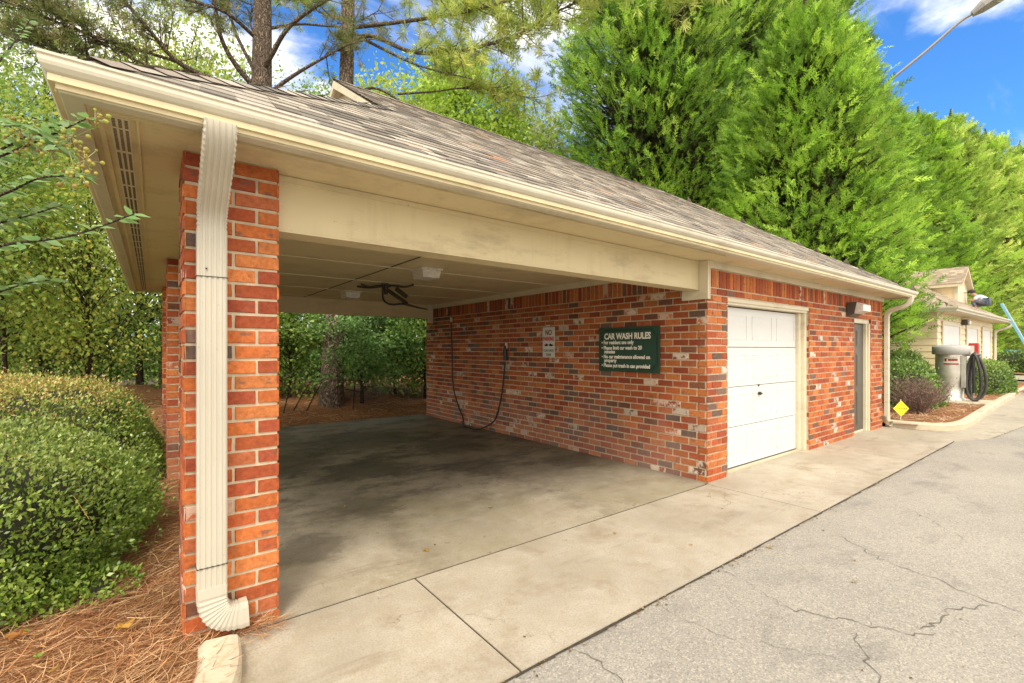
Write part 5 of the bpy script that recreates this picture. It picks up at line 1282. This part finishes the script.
def conifer_mesh(H_, Rr, seed, nb=330, per=15, size=.52, cols=None, low=.25):
    rs = np.random.default_rng(seed); Ps = []; Ds = []; Ts = []; mb = MB()
    cols = cols or [(.14, .26, .03), (.20, .34, .038), (.29, .44, .055), (.09, .17, .025), (.38, .52, .075)]
    for b in range(nb):
        h = low + (H_ - low) * (rs.random() ** 1.15); f = h / H_; az = rs.uniform(0, 2 * math.pi)
        rr = Rr * min(1.0, (1 - f) ** .50 * 1.06 + .02) * (1 + .10 * math.sin(az * 3 + h)) * rs.uniform(.80, 1.12)
        up = rs.uniform(.25, .60) + f * .7; d_ = np.array([math.cos(az), math.sin(az), up * .55]); tip = np.array([0, 0, h * .93]) + np.array([math.cos(az) * rr, math.sin(az) * rr, up * rr * .42 - .1])
        root = np.array([0, 0, max(.1, h - rr * .25)]); mb.tube([tuple(root), tuple(root * .5 + tip * .5 - np.array([0, 0, .08 * rr])), tuple(tip)], [.05, .03, .01], 4, caps=False)
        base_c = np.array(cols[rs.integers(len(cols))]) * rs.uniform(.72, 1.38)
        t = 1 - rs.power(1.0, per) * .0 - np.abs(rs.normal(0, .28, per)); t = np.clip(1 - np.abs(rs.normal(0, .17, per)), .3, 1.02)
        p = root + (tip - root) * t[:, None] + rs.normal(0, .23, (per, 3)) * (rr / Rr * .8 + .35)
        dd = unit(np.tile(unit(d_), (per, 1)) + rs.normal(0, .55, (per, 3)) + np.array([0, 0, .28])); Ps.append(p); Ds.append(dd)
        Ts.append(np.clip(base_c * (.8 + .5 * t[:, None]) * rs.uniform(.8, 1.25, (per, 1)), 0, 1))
    P = np.vstack(Ps); D = np.vstack(Ds); T = np.vstack(Ts); X, Y, Z = frames(D, rs); S = size * rs.uniform(.65, 1.25, len(P))
    return P, X, Y, Z, S, T, mb
def conifer(base, H_, Rr, seed, label, group='tall feathery evergreens', **k):
    o = empty('evergreen_tree', base, label, 'tree', group); P, X, Y, Z, S, T, mb = conifer_mesh(H_, Rr, seed, **k)
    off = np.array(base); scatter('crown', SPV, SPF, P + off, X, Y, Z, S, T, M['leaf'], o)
    mb.v = [(a + base[0], b + base[1], c + base[2]) for a, b, c in mb.v]; mb.tube([base, (base[0], base[1], base[2] + H_ * .78)], [Rr * .07, .03], 8); mb.build('trunk', M['bark'], o)
    # fine inner twigs: brown dead foliage that closes the heart of the tree
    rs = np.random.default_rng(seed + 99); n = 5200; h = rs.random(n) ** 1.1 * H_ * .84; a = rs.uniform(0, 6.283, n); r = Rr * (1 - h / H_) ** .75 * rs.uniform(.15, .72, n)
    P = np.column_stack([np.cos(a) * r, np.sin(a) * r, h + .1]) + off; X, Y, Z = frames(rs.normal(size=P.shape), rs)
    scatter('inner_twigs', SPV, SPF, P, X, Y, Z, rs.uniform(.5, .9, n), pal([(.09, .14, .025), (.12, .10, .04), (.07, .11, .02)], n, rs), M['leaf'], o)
    return o
CB = [(.20, .34, .035), (.27, .43, .05), (.38, .54, .07), (.13, .23, .03)]
CF = [(.34, .47, .075), (.42, .55, .10), (.52, .63, .14), (.22, .33, .055)]
P0 = ground_pt(648, 19.0); conifer((P0.x, P0.y, .1), 21.0, 4.6, 1, 'huge dark green evergreen, first from the left behind the ridge', nb=1500, per=20, size=.44)
P0 = ground_pt(722, 20.5); conifer((P0.x, P0.y, .1), 22.5, 4.3, 2, 'huge green evergreen, second from the left above the garage roof', nb=1350, per=20, size=.44)
P0 = ground_pt(790, 23.5); conifer((P0.x, P0.y, .1), 23.5, 4.4, 3, 'tall evergreen behind the cream building, third from the left', nb=1150, per=18, size=.48, cols=CB)
conifer((14.9, 5.6, .1), 11.5, 2.45, 4, 'evergreen whose low branches hang in front of the cream building', nb=850, per=18, size=.36, cols=CB, low=1.7)
for i, (u, d, vt, r_, lab_) in enumerate([(842, 24.8, 10, 3.3, 'tall bright evergreen just left of the street lamp'), (884, 27.0, 92, 3.0, 'bright evergreen hiding the pole of the street lamp'), (918, 29.5, 106, 3.0, 'bright evergreen just right of the street lamp'),
        (951, 35.5, 108, 3.6, 'yellow green evergreen above the cream dormer'), (985, 40.0, 128, 4.2, 'yellow green evergreen above the top of the ladder'), (1020, 44.0, 140, 4.4, 'yellow green evergreen at the right picture edge'), (1056, 50, 120, 5.0, 'last evergreen beyond the right picture edge')]):
    P0 = ground_pt(u, d); Hh = 1.45 + (349.5 - vt) / FPX * d; conifer((P0.x, P0.y, 0), Hh, r_, 10 + i, lab_, nb=620 if i < 5 else 500, per=15, size=.50 + .012 * (d - 24), cols=CB if i < 3 else CF)

# ---------------------------------------------------------------- pines
TFV = []; TFF = []
_r = random.Random(8)
for k in range(18):
    a = _r.uniform(0, 6.283); e = _r.uniform(-.2, 1.15); d_ = Vector((math.cos(a) * math.cos(e), math.sin(e) * 1.0, math.sin(a) * math.cos(e))); s = d_.cross(Vector((.3, .2, 1))).normalized() * .042; n = len(TFV)
    TFV += [tuple(s), tuple(d_ * .6 + s * .8), tuple(d_), tuple(d_ * .6 - s * .8)]; TFF.append((n, n + 1, n + 2, n + 3))
def pine(name_label, trunk_pts, radii, branches, tufts_cols, seed, twigs=9, tl=(.35, .9), tuft=.17, extra=None):
    rs = np.random.default_rng(seed); base = Vector(trunk_pts[0]); o = empty('pine_tree', base, name_label, 'tree', 'pines behind the building')
    mb = MB(); mb.tube(smooth_path([tuple(p) for p in trunk_pts], 5), list(np.interp(np.linspace(0, len(trunk_pts) - 1, (len(trunk_pts) - 1) * 5 + 1), range(len(radii)), radii)), 18); mb.build('trunk', M['pine_bark'], o)
    mb = MB(); TP = []; TD = []
    for pts, r0, dens, t_from in branches:
        path = smooth_path([tuple(p) for p in pts], 6); n = len(path); mb.tube(path, [r0 * (1 - .8 * i / n) for i in range(n)], 7)
        nt = int(twigs * dens)
        for _ in range(nt):
            t = rs.uniform(t_from, 1.0); i = min(n - 2, int(t * (n - 1))); p = path[i].lerp(path[i + 1], rs.random()); bd = (path[i + 1] - path[i]).normalized()
            d_ = (bd * rs.uniform(.3, 1.0) + Vector(rs.normal(0, .55, 3)) + Vector((0, 0, .22))).normalized(); L = rs.uniform(*tl); q = p + d_ * L; mid = p.lerp(q, .5) + Vector((0, 0, -.05 * L))
            mb.tube([p, mid, q], [.012, .009, .005], 4, caps=False)
            for s in range(int(3 + L * 7)):
                tt = rs.uniform(.3, 1.03); c = p.lerp(q, tt) + Vector(rs.normal(0, .05, 3)); TP.append(tuple(c)); TD.append(tuple(d_ + Vector(rs.normal(0, .5, 3)) + Vector((0, 0, .3))))
    mb.build('limbs', M['pine_bark'], o)
    P = np.array(TP); X, Y, Z = frames(np.array(TD), rs)
    scatter('needles', TFV, TFF, P, X, Y, Z, tuft * rs.uniform(.7, 1.25, len(P)), pal(tufts_cols, len(P), rs, .25), M['needle'], o); return o
def pp(lst): return [at(u, v, d) for u, v, d in lst]
dA = 10.9; tA = [at(331, 405, dA) * 1.0, at(334, 330, dA), at(342, 180, dA), at(347, 60, dA), at(349, -80, dA), at(350, -220, dA)]; tA[0].z = .05; tA[0].x, tA[0].y = at(331, 349, dA).x, at(331, 349, dA).y
PN = [(.48, .58, .10), (.60, .68, .14), (.36, .46, .09), (.68, .68, .18)]; PD = [(.24, .29, .08), (.34, .36, .12), (.38, .32, .14), (.19, .24, .07)]
pine('tall pine whose furrowed trunk shows through the open bay and above the little gable', tA, [.30, .22, .18, .155, .13, .10], [
    (pp([(347, 30, 12.2), (385, 50, 11.4), (420, 66, 10.8), (472, 79, 10.2)]), .045, .9, .5),
    (pp([(346, 42, 12.2), (372, 36, 11.5), (413, 52, 11.0), (464, 50, 10.4), (519, 34, 9.8), (552, 14, 9.3), (610, -12, 8.8)]), .06, 7, .35),
    (pp([(347, 28, 12.2), (400, 22, 11.2), (464, 12, 10.3), (530, -6, 9.6), (600, -30, 9.0)]), .055, 6, .3),
    (pp([(347, -10, 12.2), (420, -20, 11.4), (500, -20, 10.5), (640, -30, 9.3), (700, -20, 8.6)]), .055, 9, .3),
    (pp([(348, 0, 12.2), (395, -12, 12.6), (445, -8, 13.0), (500, 20, 13.4)]), .045, 6, .3),
    (pp([(347, 100, 12.2), (372, 88, 11.8), (398, 100, 11.5), (412, 116, 11.2)]), .045, .3, .6), (pp([(398, 94, 11.5), (430, 92, 11.4), (480, 88, 11.4), (540, 100, 12)]), .028, 3, .5),
    (pp([(347, 20, 12.2), (320, 12, 12.6), (290, -10, 13.0)]), .05, 3, .5), (pp([(348, -60, 12.2), (300, -100, 11), (240, -120, 10)]), .06, 8, .2), (pp([(348, -100, 12.2), (420, -140, 11), (480, -160, 10)]), .06, 8, .2)], PN, 3, twigs=12, tuft=.19)
dB = 11.0; tB = [at(256, 349, dB), at(258, 250, dB), at(260, 150, dB), at(262, 60, dB), at(263, -60, dB), at(264, -200, dB)]; tB[0].z = -.05
pine('tall pine with bare spreading brown limbs above the left end of the roof', tB, [.30, .26, .235, .21, .17, .12], [
    (pp([(256, 88, 11), (238, 68, 10.7), (222, 40, 10.4), (213, 0, 10.1), (200, -50, 9.8)]), .075, 2.2, .45),
    (pp([(254, 70, 11), (236, 34, 11.2), (228, 10, 11.4), (210, -20, 11.6)]), .05, 2, .45),
    (pp([(262, 72, 11), (272, 54, 10.7), (290, 26, 10.4), (330, -2, 10.0), (370, -20, 9.8)]), .07, 2.5, .5),
    (pp([(256, 100, 11), (222, 84, 10.4), (178, 62, 9.8), (147, 27, 9.2), (118, -8, 8.8)]), .075, 3, .45),
    (pp([(178, 62, 9.8), (120, 44, 9.4), (79, 31, 9.0), (20, 7, 8.6), (-30, -10, 8.2)]), .035, 6, .3),
    (pp([(266, 96, 11), (290, 78, 10.8), (318, 61, 10.6), (350, 44, 10.4), (380, 38, 10.2)]), .05, 1.5, .5),
    (pp([(258, 40, 11), (225, 12, 10.2), (180, -2, 9.6), (120, -20, 9.2)]), .05, 5, .3), (pp([(262, 30, 11), (300, 24, 11.5), (345, 26, 12), (380, 10, 12.4)]), .04, 2, .5),
    (pp([(262, 50, 11), (250, 20, 11.3), (262, -10, 11.6)]), .03, 1.5, .4), (pp([(200, 72, 10.1), (150, 66, 9.6), (90, 36, 9.2), (50, 10, 9)]), .03, 5, .3),
    (pp([(110, 42, 9.4), (60, 52, 9.0), (10, 30, 8.6)]), .025, 4, .2), (pp([(263, -60, 11), (200, -100, 10), (120, -110, 9)]), .06, 7, .2)], PD, 5, twigs=10, tuft=.15)

# ---------------------------------------------------------------- crape myrtle reaching in at the upper left
cb = Vector((-2.1, 3.2, .05)); CM = empty('flowering_tree', cb, 'small multi stemmed tree with round yellow seed pods brushing the eave corner', 'tree')
mb = MB(); paths = []
stem = [cb, Vector((-2.0, 2.9, .9)), Vector((-1.75, 2.5, 1.7))]; mb.tube(smooth_path([tuple(p) for p in stem], 5), [.035 - .0013 * i for i in range(11)], 7)
ends = [[(-60, 210, 1.9), (0, 195, 1.75), (40, 178, 1.68), (86, 176, 1.62)], [(-70, 180, 1.9), (-10, 160, 1.8), (40, 140, 1.75), (88, 118, 1.7)], [(-80, 270, 1.9), (0, 246, 1.75), (70, 236, 1.66), (134, 214, 1.6)], [(-80, 240, 2.0), (-10, 225, 1.9), (30, 215, 1.85), (62, 205, 1.8)], [(-90, 140, 1.9), (-20, 120, 1.8), (30, 130, 1.7), (60, 150, 1.65)],
        [(-70, 200, 2.2), (0, 150, 2.3), (60, 125, 2.3), (105, 130, 2.3)], [(-60, 120, 2.2), (0, 60, 2.4), (30, 20, 2.6)], [(-80, 330, 2.1), (-20, 300, 2.0), (20, 285, 1.95), (50, 280, 1.9)]]
LP = []; LD_ = []; LS = []; LT = []
rs = np.random.default_rng(77)
for k, e in enumerate(ends):
    path = smooth_path([tuple(stem[-1])] + [tuple(at(*q)) for q in e], 6); n = len(path); mb.tube(path, [.010 * (1 - .8 * i / n) for i in range(n)], 5, caps=False)
    for i in range(4, n - 1):
        bd = (path[i + 1] - path[i]).normalized(); side = bd.cross(Vector((0, 0, 1))).normalized()
        for s in (-1, 1):
            for q in range(1 if k == 2 else 2):
                p = path[i].lerp(path[i + 1], rs.random()); d_ = (bd * .5 + side * s * .9 + Vector(rs.normal(0, .22, 3))).normalized(); LP.append(tuple(p)); LD_.append(tuple(d_)); LS.append(rs.uniform(.038, .064) if k != 6 else .04)
                c = ((.40, .54, .28), (.33, .48, .20), (.24, .40, .13))[rs.integers(3)] if k != 2 else ((.26, .46, .16), (.32, .50, .20))[rs.integers(2)]; LT.append(c)
mb.build('stems', M['bark'], CM)
P = np.array(LP); D = unit(np.array(LD_)); Zf = unit(np.tile([0, 0, 1.0], (len(P), 1)) + rs.normal(0, .35, P.shape)); X = unit(np.cross(D, Zf)); Z = np.cross(X, D)
CMV = [(0, 0, 0), (-.2, .22, .04), (-.24, .55, .05), (0, 1, -.10), (.24, .55, .05), (.2, .22, .04)]
scatter('leaves', CMV, [(0, 1, 2, 3), (0, 3, 4, 5)], P, X, D, Z, np.array(LS), np.array(LT) * rs.uniform(.8, 1.2, (len(P), 1)), M['leaf'], CM)
# seed pods: little spheres on panicles
bm = bmesh.new(); bmesh.ops.create_icosphere(bm, subdivisions=1, radius=1); SV = [tuple(v.co) for v in bm.verts]; bm.verts.index_update(); SF = [tuple(v.index for v in f.verts) for f in bm.faces]; bm.free()
C = []; mb = MB()
for (u, v, d, n, sp) in [(52, 150, 1.70, 26, 20), (72, 138, 1.68, 24, 17), (30, 140, 1.74, 20, 18), (85, 160, 1.62, 16, 14), (82, 178, 1.58, 10, 10), (95, 120, 1.62, 10, 10), (75, 172, 1.62, 14, 16), (20, 130, 1.8, 14, 14)]:
    c0 = at(u, v, d)
    for _ in range(n):
        p = at(u + rs.normal(0, sp * .62), v + rs.normal(0, sp * .5), d + rs.normal(0, .05)); C.append(tuple(p)); mb.tube([c0 + (p - c0) * .1, p], [.0016, .001], 3, (.3, .3, .12, 0), False)
mb.build('pod_stalk', M['twig'], CM)
P = np.array(C); I = np.tile([[1., 0, 0]], (len(P), 1)); J = np.tile([[0., 1, 0]], (len(P), 1)); Kk = np.tile([[0., 0, 1]], (len(P), 1))
scatter('seed_pods', SV, SF, P, I, J, Kk, rs.uniform(.0055, .0090, len(P)), pal([(.58, .52, .13), (.46, .48, .11), (.62, .50, .15), (.45, .32, .10)], len(P), rs), M['leaf'], CM, smooth=True)['kind'] = 'stuff'

# ================================================================== LIGHT, SKY, CAMERA
SUN_EL, SUN_AZ = 52.0, 232.0       # azimuth measured from +X towards +Y: the sun stands behind and left of the camera
w = bpy.data.worlds.new('World'); scene.world = w; w.use_nodes = True; t = w.node_tree; N = t.nodes; L = t.links
bgn = N['Background']
sky = N.new('ShaderNodeTexSky'); sky.sky_type = 'NISHITA'; sky.sun_disc = False; sky.sun_elevation = R(SUN_EL); sky.sun_rotation = R(90 - SUN_AZ); sky.air_density = 1.0; sky.dust_density = .3; sky.ozone_density = 3.0
tc = N.new('ShaderNodeTexCoord'); sx = N.new('ShaderNodeSeparateXYZ'); L.new(tc.outputs['Generated'], sx.inputs[0])
def wm(op, a, b=None, c=None):
    o = N.new('ShaderNodeMath'); o.operation = op
    for i, v in enumerate((a, b, c)):
        if v is None: continue
        if isinstance(v, (int, float)): o.inputs[i].default_value = v
        else: L.new(v, o.inputs[i])
    return o.outputs[0]
def wr(f, a, b, c=0.0, d=1.0):
    o = N.new('ShaderNodeMapRange'); o.interpolation_type = 'SMOOTHSTEP'; L.new(f, o.inputs[0]); o.inputs[1].default_value = a; o.inputs[2].default_value = b; o.inputs[3].default_value = c; o.inputs[4].default_value = d; return o.outputs[0]
# clouds on a plane overhead: direction divided by height
zc2 = wm('ADD', wm('MAXIMUM', sx.outputs[2], 0.0), .16); cxv = wm('DIVIDE', sx.outputs[0], zc2); cyv = wm('DIVIDE', sx.outputs[1], zc2)
cmb = N.new('ShaderNodeCombineXYZ'); L.new(cxv, cmb.inputs[0]); L.new(cyv, cmb.inputs[1])
nz = N.new('ShaderNodeTexNoise'); nz.inputs['Scale'].default_value = 1.2; nz.noise_dimensions = '4D'; nz.inputs['W'].default_value = 3.3; nz.inputs['Detail'].default_value = 9; nz.inputs['Roughness'].default_value = .56; nz.inputs['Distortion'].default_value = .25; L.new(cmb.outputs[0], nz.inputs['Vector'])
mp = N.new('ShaderNodeMapping'); mp.inputs['Scale'].default_value = (.5, 2.2, 1); mp.inputs['Location'].default_value = (1.7, .4, 0); mp.inputs['Rotation'].default_value = (0, 0, .5); L.new(cmb.outputs[0], mp.inputs[0])
nz2 = N.new('ShaderNodeTexNoise'); nz2.inputs['Scale'].default_value = 1.3; nz2.inputs['Detail'].default_value = 7; nz2.inputs['Roughness'].default_value = .6; L.new(mp.outputs[0], nz2.inputs['Vector'])
behind = wr(sx.outputs[1], .10, -.35); low = wr(sx.outputs[2], .34, .05); leftb = wr(sx.outputs[0], .25, -.1)  # behind: extra unseen cloud at the camera's back, added to brighten the fill
cov = wm('ADD', wm('ADD', nz.outputs['Fac'], wm('MULTIPLY', behind, .32)), wm('ADD', wm('MULTIPLY', low, .14), wm('MULTIPLY', leftb, .08)))
c1 = wr(cov, .50, .64); c2 = wm('MULTIPLY', wr(nz2.outputs['Fac'], .48, .72), .45)
cl_ = wm('MAXIMUM', c1, c2)
skyb = N.new('ShaderNodeMix'); skyb.data_type = 'RGBA'; skyb.blend_type = 'MULTIPLY'; skyb.inputs[0].default_value = 1; skyb.inputs[7].default_value = (.30, .60, .88, 1); L.new(sky.outputs[0], skyb.inputs[6])
mxw = N.new('ShaderNodeMix'); mxw.data_type = 'RGBA'; L.new(cl_, mxw.inputs[0]); L.new(skyb.outputs[2], mxw.inputs[6]); mxw.inputs[7].default_value = (7.6, 7.1, 6.4, 1)
L.new(mxw.outputs[2], bgn.inputs[0]); bgn.inputs[1].default_value = .125
sd = bpy.data.lights.new('sun', 'SUN'); sd.energy = 1.15; sd.angle = R(16); sd.color = (1.0, .93, .80)
so = bpy.data.objects.new('sun', sd); col.objects.link(so)
sv = Vector((math.cos(R(SUN_AZ)) * math.cos(R(SUN_EL)), math.sin(R(SUN_AZ)) * math.cos(R(SUN_EL)), math.sin(R(SUN_EL))))
so.rotation_euler = (-sv).to_track_quat('-Z', 'Y').to_euler(); so.location = sv * 30
cam = bpy.data.cameras.new('camera'); co = bpy.data.objects.new('camera', cam); col.objects.link(co)
co.location = (0, 0, CH); co.rotation_euler = (R(90), 0, math.atan2(SA, CA) - R(90)); cam.sensor_width = 36; cam.lens = FPX / 1024 * 36; cam.shift_y = 8 / 1024; cam.clip_start = .05; cam.clip_end = 2000
scene.camera = co
vs = scene.view_settings; vs.view_transform = 'Standard'; vs.look = 'None'; vs.gamma = 1; vs.exposure = 1.36; vs.use_curve_mapping = False
scene.cycles.use_denoising = True; scene.cycles.denoiser = 'OPENIMAGEDENOISE'; scene.cycles.denoising_prefilter = 'NONE'; scene.cycles.denoising_input_passes = 'RGB_ALBEDO_NORMAL'; scene.cycles.max_bounces = 10; scene.cycles.diffuse_bounces = 6; scene.cycles.transmission_bounces = 6; scene.cycles.transparent_max_bounces = 8
